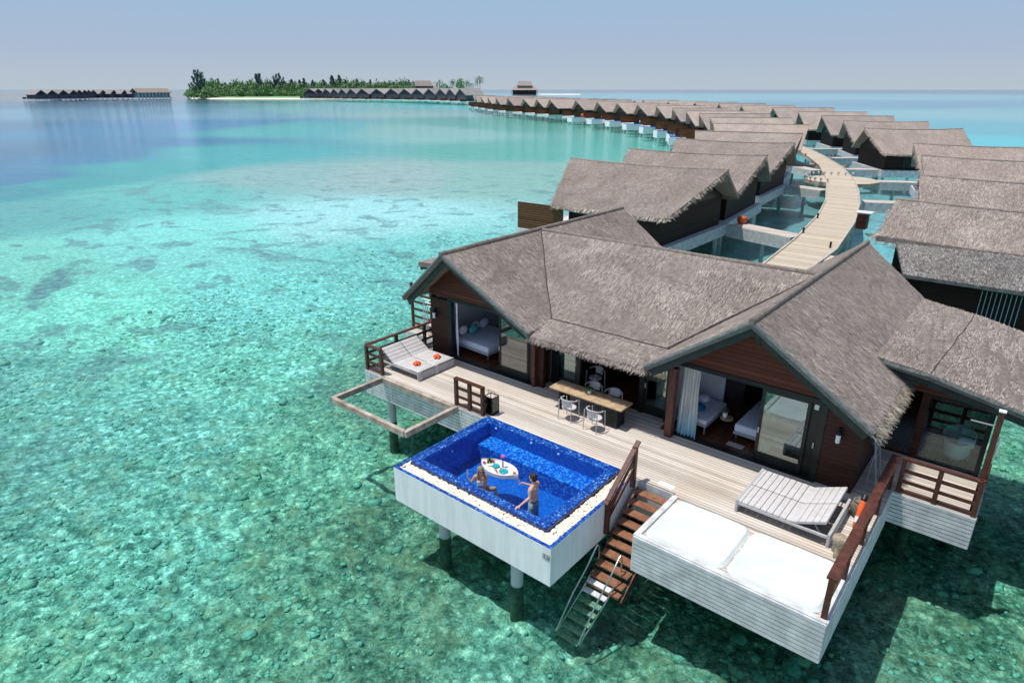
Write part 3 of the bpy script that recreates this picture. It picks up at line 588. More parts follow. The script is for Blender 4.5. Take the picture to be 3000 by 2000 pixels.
# curtains
def curtain(x0,x1,y,z0,z1,mat,par,n=40,amp=.05,flare=0,seed=0):
    rng=random.Random(seed); b=MB(); vs=[]; rows=9
    for j in range(rows):
        z=z1+(z0-z1)*j/(rows-1)
        for i in range(n+1):
            u=i/n; xx=x0+(x1-x0)*u+flare*(j/(rows-1))**2*(u-.5); vs.append((xx,y+amp*math.sin(u*n*1.1)+.02*math.sin(j+u*9)-flare*.2*(j/(rows-1))**2,z+(rng.uniform(-.03,.03) if j==rows-1 else 0)))
    fs=[(j*(n+1)+i,j*(n+1)+i+1,(j+1)*(n+1)+i+1,(j+1)*(n+1)+i) for j in range(rows-1) for i in range(n)]
    b.add(vs,fs); o=b.build('curtain',mat,par,smooth=True); return o
def sheer(name,lo,hi,tr=.35):
    t=NT(name); S=t.sep(); r=t.ramp(t.math('MULTIPLY_ADD',S[2],.45,0),[(.05,lo),(.45,hi)]); t.col(t.mix(.35,r,t.ramp(t.noise(9,4,t.mapping((1,1,.2))),[(.35,(.4,.5,.55)),(.7,(1,1,1))]),'MULTIPLY')); t.b.inputs['Roughness'].default_value=.9
    return t.m
M['curtain']=sheer('blue hemmed sheer curtain',(.35,.62,.74),(.66,.66,.62))
curtain(-7.40,-6.86,17.02,.02,2.28,M['curtain'],villa,34,.05,.12,1)
curtain(-12.45,-12.1,17.72,.03,2.1,M['curtain'],villa,22,.04,0,2); curtain(-8.6,-8.1,17.75,.03,2.1,M['curtain'],villa,22,.04,0,3)
curtain(-13.55,-13.3,17.15,.1,2.25,M['curtain'],villa,16,.04,0,4); curtain(-17.08,-16.98,17.12,.03,2.3,M['linen'],villa,6,.03,0,5)
curtain(-4.95,-4.6,17.15,.1,2.2,M['curtain'],villa,16,.04,0,6)
# main villa piles
def pile(x,y,z0,r=.16,b=None):
    o=b.tube([(x,y,-2.03),(x,y,z0)],r,14)
    q=MB().tube([(x,y,-3.9),(x,y,-3.0),(x,y,-2.02)],[r*1.25,r*1.12,r*1.03],12).build('submerged_base',M['algae'],o,True,loc=tuple(o.parent.location)); q.location=(0,0,0)
vp=Each('villa_pile',M['pile'],villa,True)
for x in (-17.6,-14,-10.4,-7.3,-2.9):
    for y in (18.6,22.4,26.2): pile(x,y,-.1,.16,vp)
for x,y in ((-.1,21.5),(-.1,25.2)): pile(x,y,-.1,.14,vp)
vp.build('villa_pile',M['pile'],villa,smooth=True)
us=Each('floor_beams',M['fascia'],villa); us.box(-18.3,-2.4,17.2,27,-.45,-.1); us.box(-2.4,.1,20.3,25.7,-.45,-.1); us.build('floor_beams',M['fascia'],villa)
# ---------------------------------------------------------------- deck
deck=thing('sun_deck',(-9,15.,0),'pale timber sun deck running along the front of the large villa','deck')
d=Each('deck_boards',M['deck'],deck)
def dk(x0,x1,y0,y1,z=0): d.box(x0,x1,y0,y1,z-.12,z)
dk(-18.9,-12.72,13.97,16.94); dk(-12.72,-7.17,13.99,16.94); dk(-7.17,-5.96,14.0,16.94); dk(-5.96,-1.58,13.88,16.94)
dk(-12.86,-8.0,16.94,17.58,-.004); dk(-18.9,-18.31,16.94,24.0,-.003); dk(-2.39,-1.58,16.94,20.1,-.003); dk(-1.58,.31,17.82,20.08,-.005); dk(-21.1,-18.9,17.9,24,-.005)
d.build('deck_boards',M['deck'],deck)
d2=MB(); d2.box(-5.9,-1.66,11.86,13.88,-.3,-.052)
d2.build('daybed_base',M['deck'],deck)
e_=Each('daybed_edge',M['deck_side'],deck); e_.box(-5.96,-5.84,11.92,13.88,-.14,.006); e_.box(-5.96,-1.58,11.79,11.92,-.14,.006); e_.box(-1.72,-1.58,11.92,13.88,-.14,.004)
e_.build('daybed_edge',M['deck_side'],deck)
def slats(par,p,q,z0,z1,n,th=.03,gap=.022,name='slatted_fascia',mat='deck_side'):
    """horizontal fascia boards from p to q (xy)"""
    h=(z1-z0)/n; b=MB()
    for i in range(n): 
        za=z0+i*h+gap/2; zb=z0+(i+1)*h-gap/2
        b.bar((p[0],p[1],(za+zb)/2),(q[0],q[1],(za+zb)/2),th,zb-za)
    return b.build(name,M[mat],par)
slats(deck,(-5.97,11.775),(-1.56,11.775),-1.05,-.02,9); slats(deck,(-18.9,13.95),(-12.75,13.95),-1.0,-.02,8); slats(deck,(-18.915,13.97),(-18.915,24),-1.0,-.02,8); slats(deck,(-1.56,17.80),(.32,17.80),-.95,-.02,8)
slats(deck,(-21.1,17.88),(-18.95,17.88),-.8,-.02,6)
s2=Each('side_fascia',M['deck_side'],deck); s2.box(-1.575,-1.545,11.80,17.78,-1.05,.0); s2.box(.31,.335,17.82,25.6,-.95,-.002); s2.box(-5.99,-5.96,11.80,13.9,-1.05,-.01); s2.box(-7.15,-6.0,13.93,13.96,-1.,-.01)
s2.build('side_fascia',M['deck_side'],deck)
ub=Each('deck_beams',M['fascia'],deck); ub.box(-18.85,-1.62,14.3,17.2,-.75,-.16); ub.box(-5.8,-1.7,12.1,14.3,-.8,-.32); ub.box(-1.5,.25,17.95,20.2,-.7,-.14); ub.build('deck_beams',M['fascia'],deck)
bk=Each('fascia_batten',M['deck_side'],deck)
for x in np.arange(-18.6,-12.8,1.2): bk.bar((x,13.93,-.03),(x,13.93,-.97),.05,.02,(0,1,0))
bk.build('fascia_batten',M['deck_side'],deck)
dp=Each('deck_pile',M['pile'],deck,True)
for x,y in ((-17.87,14.25),(-13.8,14.25),(-5.3,15.6),(-2.1,15.9),(-9,15.5),(-1.2,19.8),(-18.4,20.5)): pile(x,y,-.4,.16,dp)
dp.build('deck_pile',M['pile'],deck,smooth=True)
pl=MB(); pl.rbox(-6.55,-6.1,14.08,14.28,.002,.012,.004); pl.build('deck_plate',M['white'],deck)
# mattresses
for i,(x0,x1,lb) in enumerate(((-5.82,-3.82,'white square mattress nearest the wooden stairs on the front sunken daybed'),(-3.79,-1.74,'white square mattress beside the side railing on the front sunken daybed'))):
    b=MB(); nx,ny=28,26; rng=random.Random(i+3); hgt={}
    def sup(u,v): # rounded square outline height
        ex=min(u,1-u)*2.0; ey=min(v,1-v)*2.0; return min(1,(ex/.06))**.5*min(1,(ey/.06))**.5
    vs=[];fs=[]
    for a in range(nx+1):
        for c in range(ny+1):
            u=a/nx; v=c/ny; uu=.5+(u-.5); X=x0+(x1-x0)*uu; Y=11.95+1.9*v
            # round corners
            cu,cv=(u-.5)*2,(v-.5)*2; k=max(abs(cu),abs(cv)); rr=(abs(cu)**9+abs(cv)**9)**(1/9) if k>0 else 1
            fct=k/rr if rr>0 else 1; X=(x0+x1)/2+cu*fct*(x1-x0)/2; Y=12.9+cv*fct*.95
            z=-.05+.085*sup(u,v)+.006*math.sin(u*13+v*7+i)+.005*math.sin(v*19-u*5)+rng.uniform(-.002,.002)
            vs.append((X,Y,z))
    fs=[(a*(ny+1)+c,(a+1)*(ny+1)+c,(a+1)*(ny+1)+c+1,a*(ny+1)+c+1) for a in range(nx) for c in range(ny)]
    b.add(vs,fs); single('daybed_mattress',b,M['fabric'],((x0+x1)/2,12.9,-.15),lb,'mattress','mattresses on the sunken daybed',True)
# ---------------------------------------------------------------- plunge pool
pool=thing('plunge_pool',(-9.95,12.,-1.1),'cantilevered plunge pool lined with blue mosaic, pebble gutter and white outer walls','pool')
X0,X1,Y0,Y1=-12.73,-7.17,10.06,13.95
b=Each('outer_wall',M['white'],pool); t_=.06
b.box(X0,X1,Y0,Y0+t_,-1.09,.0); b.box(X1-t_,X1,Y0+t_,Y1,-1.09,.0); b.box(X0,X0+t_,Y0+t_,Y1,-1.09,.0); b.box(X0+t_,X1-t_,Y0+t_,Y1,-1.085,-1.02)
b.build('outer_wall',M['white'],pool)
b=Each('mosaic_trim',M['mosaic'],pool); b.box(X0+.004,X1-.004,Y0+.004,Y0+.10,-.01,.012); b.box(X1-.10,X1-.004,Y0+.10,Y1,-.01,.012); b.box(X0+.004,X0+.10,Y0+.10,Y1,-.01,.012)
b.build('mosaic_trim',M['mosaic'],pool)
IX0,IX1,IY0,IY1=-12.27,-7.92,10.78,13.66   # water area
b=Each('pool_rim',M['mosaic'],pool); zt=.10
b.rbox(-12.50,-7.64,10.52,IY0,-1.2,zt,.035); b.rbox(-12.50,IX0,IY0,13.66,-1.2,zt,.035)
b.rbox(IX1,-7.64,IY0,13.66,-1.2,zt,.035); b.rbox(-12.60,-7.64,IY1,13.97,-1.2,zt+.003,.03)
b.build('pool_rim',M['mosaic'],pool)
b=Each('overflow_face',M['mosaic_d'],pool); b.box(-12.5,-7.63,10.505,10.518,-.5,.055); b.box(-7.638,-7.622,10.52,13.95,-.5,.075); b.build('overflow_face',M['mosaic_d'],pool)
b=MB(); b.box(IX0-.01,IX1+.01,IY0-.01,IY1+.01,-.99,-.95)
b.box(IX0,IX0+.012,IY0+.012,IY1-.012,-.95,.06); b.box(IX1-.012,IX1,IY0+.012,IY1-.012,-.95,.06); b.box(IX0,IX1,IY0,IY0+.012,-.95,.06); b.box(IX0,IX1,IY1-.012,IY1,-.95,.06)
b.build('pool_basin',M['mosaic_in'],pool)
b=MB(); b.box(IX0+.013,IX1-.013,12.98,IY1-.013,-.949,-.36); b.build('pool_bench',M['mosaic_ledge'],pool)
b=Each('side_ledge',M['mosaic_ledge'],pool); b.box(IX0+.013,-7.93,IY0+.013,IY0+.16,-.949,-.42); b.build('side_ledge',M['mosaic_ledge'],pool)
b=MB(); b.quad((IX0,IY0,.085),(IX1,IY0,.085),(IX1,IY1,.085),(IX0,IY1,.085)); b.build('pool_water',M['poolwater'],pool)
for c_,s_ in (((-11.98,IY1-.02,-.02),(1,.5,1)),((-10.56,IY1-.02,-.02),(1,.5,1)),((-9.54,IY1-.02,-.02),(1,.5,1)),((IX0+.03,11.92,-.16),(.5,1,1))): MB().sphere(c_,.045,10,6,s_).build('pool_light',M['lampglass'],pool,smooth=True)
# pebbles
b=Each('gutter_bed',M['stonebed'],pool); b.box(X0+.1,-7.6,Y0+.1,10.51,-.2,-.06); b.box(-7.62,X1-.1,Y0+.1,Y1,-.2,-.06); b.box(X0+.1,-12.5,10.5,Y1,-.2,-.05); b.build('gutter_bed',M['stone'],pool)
b=MB(); rng=random.Random(5)
def pebble(x,y):
    r=rng.uniform(.028,.05); bm=bmesh.new(); bmesh.ops.create_icosphere(bm,subdivisions=1,radius=r)
    b.bm(bm,Matrix.Translation((x,y,-.045+rng.uniform(0,.03)))@Matrix.Rotation(rng.uniform(0,3),4,'Z')@Matrix.Diagonal((1.25,.9,.6,1)))
for _ in range(1500): pebble(rng.uniform(X0+.13,X1-.12),rng.uniform(Y0+.12,10.49))
for _ in range(950): pebble(rng.uniform(-7.59,X1-.13),rng.uniform(Y0+.2,Y1))
for _ in range(50): pebble(rng.uniform(X0+.13,-12.5),rng.uniform(10.45,10.9))
o=b.build('gutter_pebbles',M['stone'],pool,smooth=True); o['kind']='stuff'
b=Each('pool_pile',M['pile'],pool,True); pile(-11.33,10.62,-1.25,.165,b); pile(-8.5,10.45,-1.25,.165,b); pile(-11.33,13.2,-1.25,.165,b); pile(-8.5,13.2,-1.25,.165,b); b.build('pool_pile',M['pile'],pool,smooth=True)
# number plate
def text_mesh(name,s,size,mat,parent,M4,bold=0):
    c=bpy.data.curves.new(name,'FONT'); c.body=s; c.size=size; c.align_x='CENTER'; c.align_y='CENTER'; c.extrude=.002; c.offset=bold
    o=bpy.data.objects.new(name,c); COL.objects.link(o); dg=bpy.context.evaluated_depsgraph_get(); me=bpy.data.meshes.new_from_object(o.evaluated_get(dg)); bpy.data.objects.remove(o)
    me.transform(M4); me.materials.clear(); me.materials.append(mat); o=bpy.data.objects.new(name,me); COL.objects.link(o); o.parent=parent; return o
npl=MB(); npl.rbox(-7.40,-7.20,10.045,10.062,-.33,-.20,.004); npo=npl.build('number_plate',simple('grey plate',(.16,.17,.17),.5,.1,8),pool)
text_mesh('plate_number','101',.13,M['white'],npo,Matrix.Translation((-7.30+9.95,10.043-12.,-.265+1.1))@Matrix.Rotation(R(90),4,'X'))
# ---------------------------------------------------------------- railings, stairs
def railing(name,pts,label,posts,h=1.0,mids=(.35,.66),bottom=False,tw=.15,group=None,base=None,midposts=()):
    t=thing(name,base or (*pts[0][:2],0),label,'railing',group)
    for (x,y) in posts: MB().box(x-.055,x+.055,y-.055,y+.055,0,h-.03).build('post',M['rail'],t)
    for a,b in zip(pts[:-1],pts[1:]):
        MB().bar((*a,h),(*b,h),tw,.055).build('top_rail',M['rail'],t)
        for z in mids: MB().bar((*a,z),(*b,z),.045,.09).build('mid_rail',M['rail'],t)
        if bottom: MB().bar((*a,.06),(*b,.06),.05,.07).build('bottom_rail',M['rail'],t)
    return t
railing('timber_railing',[(-17.96,14.02),(-18.82,14.02),(-18.82,20.0)],'dark red railing around the left corner of the deck behind the pair of loungers',[(-17.96,14.02),(-18.82,14.02),(-18.82,15.5),(-18.82,17.0),(-18.82,18.5),(-18.82,20.0)],mids=(.34,.66),bottom=True)
railing('timber_railing',[(-14.12,14.02),(-12.84,14.02)],'short dark red railing panel between the net frame and the pool beside the lantern',[(-14.08,14.02),(-13.46,14.02),(-12.88,14.02)],mids=(.34,.66),bottom=True)
railing('timber_railing',[(-1.66,11.88),(-1.66,17.9)],'long dark red railing down the right edge of the deck beside the daybed mattresses',[(-1.66,11.93),(-1.66,13.4),(-1.66,14.9),(-1.66,16.4),(-1.66,17.86)],tw=.20)
railing('timber_railing',[(-1.50,17.87),(.24,17.87),(.24,20.0)],'dark red railing around the small balcony in front of the bathroom window',[(-1.44,17.87),(-.62,17.87),(.24,17.87),(.24,19.9)],bottom=True,tw=.12)
# sloping stair handrail
t=thing('stair_handrail',(-7.12,13.75,0),'sloping dark red handrail between the pool and the wooden stairs','handrail')
MB().box(-7.18,-7.06,13.70,13.82,-.15,1.10).build('post',M['rail'],t); MB().box(-7.18,-7.06,12.42,12.54,-.95,.12).build('post',M['rail'],t)
MB().bar((-7.12,13.92,1.2),(-7.12,12.36,.02),.13,.06).build('top_rail',M['rail'],t)
for dz in (.36,.66): MB().bar((-7.12,13.8,1.12-dz),(-7.12,12.45,.08-dz),.045,.09).build('mid_rail',M['rail'],t)
t=thing('stairs',(-6.55,12.8,-1.7),'brown hardwood stairs going down from the deck beside the sunken daybed','stairs')
for k in range(9):
    y=13.72-.25*k; z=-.18*(k+1); MB().rbox(-7.02,-6.06,y-.14,y+.13,z-.05,z,.008,1).build('tread',M['step'],t)
for x in (-7.05,-6.03): MB().bar((x,14.0,-.30),(x,11.55,-2.02),.05,.24).build('stringer',M['rail'],t)
MB().box(-7.02,-6.06,11.42,11.60,-1.82,-1.76).build('landing',M['step'],t)
t=thing('swim_ladder',(-6.75,11.6,-1.8),'steel swim ladder with pale treads going into the lagoon below the wooden stairs','ladder')
TR=[(-6.66,11.52,-1.72),(-6.68,11.36,-1.9),(-6.74,11.22,-2.12),(-6.80,11.08,-2.32),(-6.84,10.92,-2.52),(-6.9,10.76,-2.72),(-6.94,10.6,-2.92)]
for x,y,z in TR: MB().rbox(x-.33,x+.33,y-.10,y+.07,z-.035,z,.006,1).build('tread',M['deck_side' if z>-2 else 'water_tint'],t)
for s in (-1,1): MB().tube([(TR[0][0]+s*.35,TR[0][1]+.22,TR[0][2]+.1)]+[(x+s*.35,y-.02,z-.03) for x,y,z in TR],.022,8).build('side_rail',M['steel'],t,True)
for s,x in ((-1,-7.0),(1,-6.33)): MB().tube([(x,11.96,-1.62),(x,11.98,-1.2),(x,11.96,-.98),(x,11.88,-.90),(x,11.80,-.94),(x,11.4,-1.30),(x-.05,10.9,-1.78),(x-.12,10.3,-2.6)],.022,8).build('hand_rail',M['steel'],t,True)
# net frame
t=thing('net_frame',(-15.9,12.8,-.1),'empty timber frame for an overwater net sticking out in front of the deck','frame')
for a,b in (((-17.8,13.95),(-17.8,11.62)),((-17.74,11.66),(-14.06,11.66)),((-14.02,11.62),(-14.02,13.95)),((-17.7,13.87),(-14.08,13.87))):
    MB().bar((*a,-.09),(*b,-.09),.15,.20).build('frame_beam',M['netwood'] if 'netwood' in M else M['deck_side'],t)
# ---------------------------------------------------------------- loungers
def lounger(loc,rz,tilt,label,group=None):
    t=thing('double_lounger',loc,label,'sun lounger',group,rz,world=False)
    # local x: foot 0 .. head 2.2 ; y across -0.93..0.93
    MB().rbox(-.03,.04,-.93,.93,0,.36,.015).build('end_panel',M['greyd'],t); MB().rbox(2.16,2.23,-.93,.93,0,.36,.015).build('end_panel',M['greyd'],t)
    for y in (-.90,.90): MB().rbox(.04,2.16,y-.03,y+.03,.22,.29,.01).build('side_beam',M['greyd'],t)
    for k in range(9): MB().box(1.38+k*.085,1.40+k*.085,-.86,.86,.24,.26).build('slat',M['alu'],t)
    MB().box(1.36,2.14,-.01,.01,.225,.245).build('centre_bar',M['alu'],t)
    for s in (-1,1):
        y0,y1=(-.92,-.015) if s<0 else (.015,.92)
        MB().bar((1.36,(y0+y1)/2,.275),(1.36+.80*math.cos(tilt),(y0+y1)/2,.275+.80*math.sin(tilt)),abs(y1-y0)-.03,.03,(0,0,1)).build('back_frame',M['alu'],t)
        for yy in (y0+.08,y1-.08): MB().tube([(1.36+.5*math.cos(tilt),yy,.27+.5*math.sin(tilt)),(1.36+.5*math.cos(tilt)+.17,yy,.25)],.013,6).build('back_strut',M['alu'],t)
        c=MB(); n=9; w_=.155
        for k in range(n): c.rbox(-.03+k*w_,-.03+(k+1)*w_-.008,y0,y1,.29,.345+.003*(k%2),.018,2)
        cu=c.build('seat_cushion',M['grey'],t,True)
        c=MB(); n=5; bm=MB()
        for k in range(n): bm.rbox(k*.162,(k+1)*.162-.008,y0,y1,.0,.055,.018,2)
        Mx=Matrix.Translation((1.37,0,.295))@Matrix.Rotation(-tilt,4,'Y'); bm.v=[tuple(Mx@Vector(p)) for p in bm.v]
        bm.build('back_cushion',M['grey'],t,True)
    return t
lounger((-4.44,15.17,.005),0,R(24),'grey double lounger with low raised backs between the wall and the daybed mattresses','grey double loungers on the deck')
L1=lounger((-16.50,15.40,.005),math.pi,R(36),'grey double lounger in the left corner of the deck with two orange towels on it','grey double loungers on the deck')
# towel draped between the halves, and orange folded towels
b=MB(); 
pts=[(-16.95,.365),(-16.55,.362),(-16.46,.35),(-16.44,.2),(-16.43,.03)]
for (x0,z0),(x1,z1) in zip(pts[:-1],pts[1:]): b.quad((x0,15.28,z0),(x1,15.28,z1),(x1,15.47,z1),(x0,15.47,z0))
o=single('draped_towel',b,M['grey'],(-16.6,15.37,.36),'pale grey towel hanging over the foot of the left lounger between its two halves','towel')
b=MB()
for (x0,z0),(x1,z1) in zip(pts[:-1],pts[1:]): b.quad((x0,14.46,z0+.004),(x1,14.46,z1+.004),(x1,14.62,z1+.004),(x0,14.62,z0+.004))
single('draped_towel',b,M['grey'],(-16.6,14.54,.36),'pale grey towel over the outer front corner of the left lounger','towel')
for i,(x,y,lb) in enumerate(((-17.05,14.95,'orange folded towel on the front half of the left lounger'),(-16.95,15.9,'orange folded towel on the back half of the left lounger, nearest the bedroom'))):
    b=MB(); rng=random.Random(i)
    for k in range(5):
        a=k*1.256+i; b.tube([(x,y,.37),(x+.07*math.cos(a),y+.07*math.sin(a),.43+.02*rng.random()),(x+.15*math.cos(a),y+.15*math.sin(a),.38)],[.05,.06,.03],7)
    b.sphere((x,y,.43),.06,8,6,(1,1,.8)); single('folded_towel',b,M['orange'],(x,y,.37),lb,'towel','orange towels on the left lounger',True)
# ---------------------------------------------------------------- dining set
t=thing('dining_table',(-10.2,16.25,0),'long pale oak dining table with dark pedestal legs on the deck under the eave','table')
b=MB(); vs=[]; n=24
b.rbox(-11.6,-8.82,15.92,16.64,.68,.75,.03,3); b.build('tabletop',M['oak'],t,True)
for x in (-11.2,-9.45): MB().rbox(x-.04,x+.04,15.98,16.55,.0,.68,.01).build('leg',M['black'],t)
MB().rbox(-11.16,-9.49,16.2,16.3,.5,.6,.01).build('cross_beam',M['black'],t)
MB().rbox(-9.4,-9.0,15.99,16.5,.0,.66,.02).build('pedestal',M['frame'],t)
def chair(loc,rz,label):
    t=thing('dining_chair',loc,label,'chair','grey dining chairs around the oak table',rz,world=False)
    # local: faces +y (front toward table)
    for x in (-.25,.25):
        for y in (-.24,.24): MB().tube([(x,y,0),(x*.95,y*.95,.45),(x*.98,y*.85,.66 if y>0 else .70)],[.014,.017,.018],7).build('leg',M['greyd'],t,True)
    MB().lathe([(0,.445),(.2,.445),(.235,.43),(.235,.40),(.2,.395),(0,.395)],(0,.01,0),20,1.02,.98).build('seat',M['grey'],t,True)
    arc=[(.27*math.sin(a)*1.0,-.27*math.cos(a)*.95+ .0,.70+.05*max(0,math.cos(a))) for a in np.linspace(-1.9,1.9,15)]
    MB().tube(arc,[.02]+[.024]*13+[.02],8).build('arm_rail',M['greyd'],t,True)
    b=MB(); vs=[];nn=10
    for i in range(nn+1):
        a=-.85+1.7*i/nn; x=.255*math.sin(a); y=-.255*math.cos(a)
        for zz,k in ((.74,1.0),(.60,.97),(.47+.05*abs(a),.9)): vs.append((x*k,y*k,zz))
    fs=[(i*3+j,(i+1)*3+j,(i+1)*3+j+1,i*3+j+1) for i in range(nn) for j in (0,1)]
    b.add(vs,fs).build('backrest',M['grey'],t,True)
    return t
c0=chair((-10.58,15.64,0),0,'grey dining chair at the front of the oak table, nearer the pool lantern')
copy_tree(c0,(-9.55,15.56,0),-.05,'grey dining chair at the front of the oak table, nearer the stairs')
copy_tree(c0,(-10.55,16.98,0),math.pi,'grey dining chair behind the oak table, directly behind the potted plant')
copy_tree(c0,(-9.75,16.95,0),math.pi+.08,'grey dining chair behind the oak table, nearer the right end')
copy_tree(c0,(-11.15,18.1,.03),math.pi*.9,'grey dining chair standing inside the dark middle doorway')
t=thing('potted_plant',(-10.25,16.3,.752),'small leafy plant in a white pot on the oak table','plant')
MB().lathe([(0,.752),(.05,.752),(.065,.80),(.06,.87),(.045,.89),(0,.885)],(-10.25,16.3,0),14).build('pot',M['white'],t,True)
b=MB(); rng=random.Random(3)
def leaves(b,c,n,r,ln,wd,rng,up=.3):
    for _ in range(n):
        a=rng.uniform(0,6.28); el=rng.uniform(-.1,1.3); d=Vector((math.cos(a)*math.cos(el),math.sin(a)*math.cos(el),math.sin(el))); p=Vector(c)+d*r*rng.uniform(.1,.6); q=p+d*ln*rng.uniform(.6,1.3)+Vector((0,0,-ln*.2)); s=d.cross(Vector((0,0,1))).normalized()*wd
        m=(p+q)/2+Vector((0,0,ln*.12)); b.quad(p,m-s,q,m+s)
leaves(b,(-10.25,16.3,.90),46,.10,.13,.022,rng); b.build('leaves',M['green'],t)
# ---------------------------------------------------------------- lantern
t=thing('floor_lantern',(-12.78,14.35,0),'tall glass floor lantern with black metal frame standing by the short railing','lantern')
lx0,lx1,ly0,ly1=-12.95,-12.60,14.18,14.50
b=MB()
for x in (lx0,lx1):
    for y in (ly0,ly1): b.box(x-.009,x+.009,y-.009,y+.009,0,.62)
for z in (0.012,.62):
    for x in (lx0,lx1): b.box(x-.013,x+.013,ly0+.013,ly1-.013,z-.012,z+.012)
    for y in (ly0,ly1): b.box(lx0-.013,lx1+.013,y-.013,y+.013,z-.0125,z+.0125)
b.build('lantern_frame',M['black'],t)
MB().box(lx0+.02,lx1-.02,ly0-.003,ly0+.003,.03,.6).build('glass_pane',M['clear'],t); MB().box(lx1-.003,lx1+.003,ly0+.02,ly1-.02,.03,.6).build('glass_pane',M['clear'],t)
MB().tube([(lx0+.03,14.34,.63),(lx0+.03,14.34,.80),(lx1-.03,14.34,.80),(lx1-.03,14.34,.63)],.010,6).build('handle',M['black'],t)
MB().lathe([(0,.02),(.05,.02),(.05,.22),(0,.22)],(-12.775,14.34,0),14).build('candle',M['white'],t,True)
# ---------------------------------------------------------------- small things on the right
t=thing('wall_lamp',(-2.92,16.94,1.5),'black and frosted glass wall lamp on the red wall right of the large sliding door','lamp','wall lamps beside the two gable doorways')
MB().rbox(-2.97,-2.87,16.88,16.95,1.45,1.80,.01).build('backplate',M['black'],t); MB().lathe([(0,1.40),(.055,1.41),(.06,1.62),(.05,1.64),(0,1.64)],(-2.92,16.82,0),14).build('lamp_glass',M['lampglass'],t,True); MB().lathe([(0,1.64),(.065,1.641),(.06,1.70),(.02,1.76),(0,1.77)],(-2.92,16.82,0),14).build('lamp_cap',M['black'],t,True)
copy_tree(t,(-18.0,16.94,1.6),0,'black and frosted glass wall lamp on the dark wall left of the bedroom doorway')
t=thing('wood_stool',(-1.98,14.12,0),'carved tree stump stool with legs standing by the right railing','stool')
wob=lambda a,z:.06*math.sin(3*a+z*6)+.04*math.sin(7*a)
MB().lathe([(0,.50),(.15,.50),(.17,.47),(.155,.34),(.12,.24),(.09,.2),(0,.2)],(-1.98,14.14,0),20,wob=wob).build('seat',M['stump'],t,True)
for a in (.4,2.5,4.6): MB().tube([(-1.98+.06*math.cos(a),14.14+.06*math.sin(a),.3),(-1.98+.14*math.cos(a),14.14+.14*math.sin(a),0)],[.075,.05],8).build('leg',M['stump'],t,True)
single('clay_pot',MB().lathe([(0,.0),(.11,.0),(.19,.15),(.21,.30),(.15,.42),(.13,.44),(.16,.47),(.13,.47),(.10,.42),(0,.40)],(-2.0,16.02,0),22),M['clay'],(-2.0,16.02,0),'round grey brown clay pot on the deck at the right corner of the villa','pot',None,True)
t=thing('rescue_float',(-1.84,15.15,.4),'orange rescue float with dark top hanging inside the right railing','float')
MB().tube([(-1.84,15.20,.98),(-1.84,15.17,.85),(-1.84,14.95,.35),(-1.84,14.9,.25)],[.03,.08,.08,.03],10).build('float_body',M['orange'],t,True); MB().tube([(-1.84,15.30,1.05),(-1.84,15.20,.98)],[.07,.07],10).build('float_cap',M['black'],t,True); MB().tube([(-1.84,15.06,.60),(-1.84,15.0,.47)],[.084,.084],10).build('white_band',M['white'],t,True)
t=thing('towel_rack',(-2.12,18.0,0),'leaning grey ladder towel rack with a blue towel at the right corner of the villa','rack')
for y in (17.75,18.25):
    MB().tube([(-1.95,y,0),(-2.28,y,1.75)],.022,7).build('rack_rail',M['greyd'],t,True)
    MB().tube([(-2.20,y,0),(-2.12,y,1.25)],.018,7).build('rack_rail',M['greyd'],t,True)
for k in range(4): MB().tube([(-2.02-.08*k,17.75,.35+.4*k),(-2.02-.08*k,18.25,.35+.4*k)],.016,7).build('rung',M['greyd'],t,True)
MB().rbox(-2.27,-2.19,17.8,18.2,1.15,1.6,.03).build('blue_towel',M['cyan'],t)
t=thing('outdoor_shower',(.21,18.05,0),'tall wooden outdoor shower post with a horizontal arm on the bathroom balcony','shower')
MB().box(.14,.27,17.99,18.12,0,2.85).build('shower_post',M['rail'],t); MB().tube([(.15,18.05,2.45),(-.35,18.0,2.47)],.022,8).build('shower_arm',M['alu'],t,True); MB().box(.13,.28,17.98,18.13,2.85,2.88).build('post_cap',M['white'],t); MB().tube([(.31,18.07,2.2),(.31,18.07,1.7)],.03,8).build('shower_fitting',M['white'],t,True)
MB().box(.285,.31,17.95,18.15,.9,1.4).build('valve_board',M['rail'],t)
# bathroom
t=thing('bathtub',(-.55,21.0,.03),'white oval freestanding bathtub behind the bathroom window','bathtub')
MB().lathe([(0,.03),(.28,.03),(.34,.1),(.42,.62),(.44,.64),(.40,.64),(.34,.2),(.2,.14),(0,.13)],(-.55,21.1,0),28,.95,1.75).build('tub_shell',M['white'],t,True)
MB().tube([(-.2,20.6,.03),(-.2,20.6,.95),(-.3,20.7,1.0)],.02,8).build('tub_tap',M['steel'],t,True)
single('bath_towel',MB().rbox(-.55,-.15,20.55,20.75,.55,.80,.05),M['linen'],(-.35,20.6,.55),'pale folded towel over the end of the bathtub','towel')
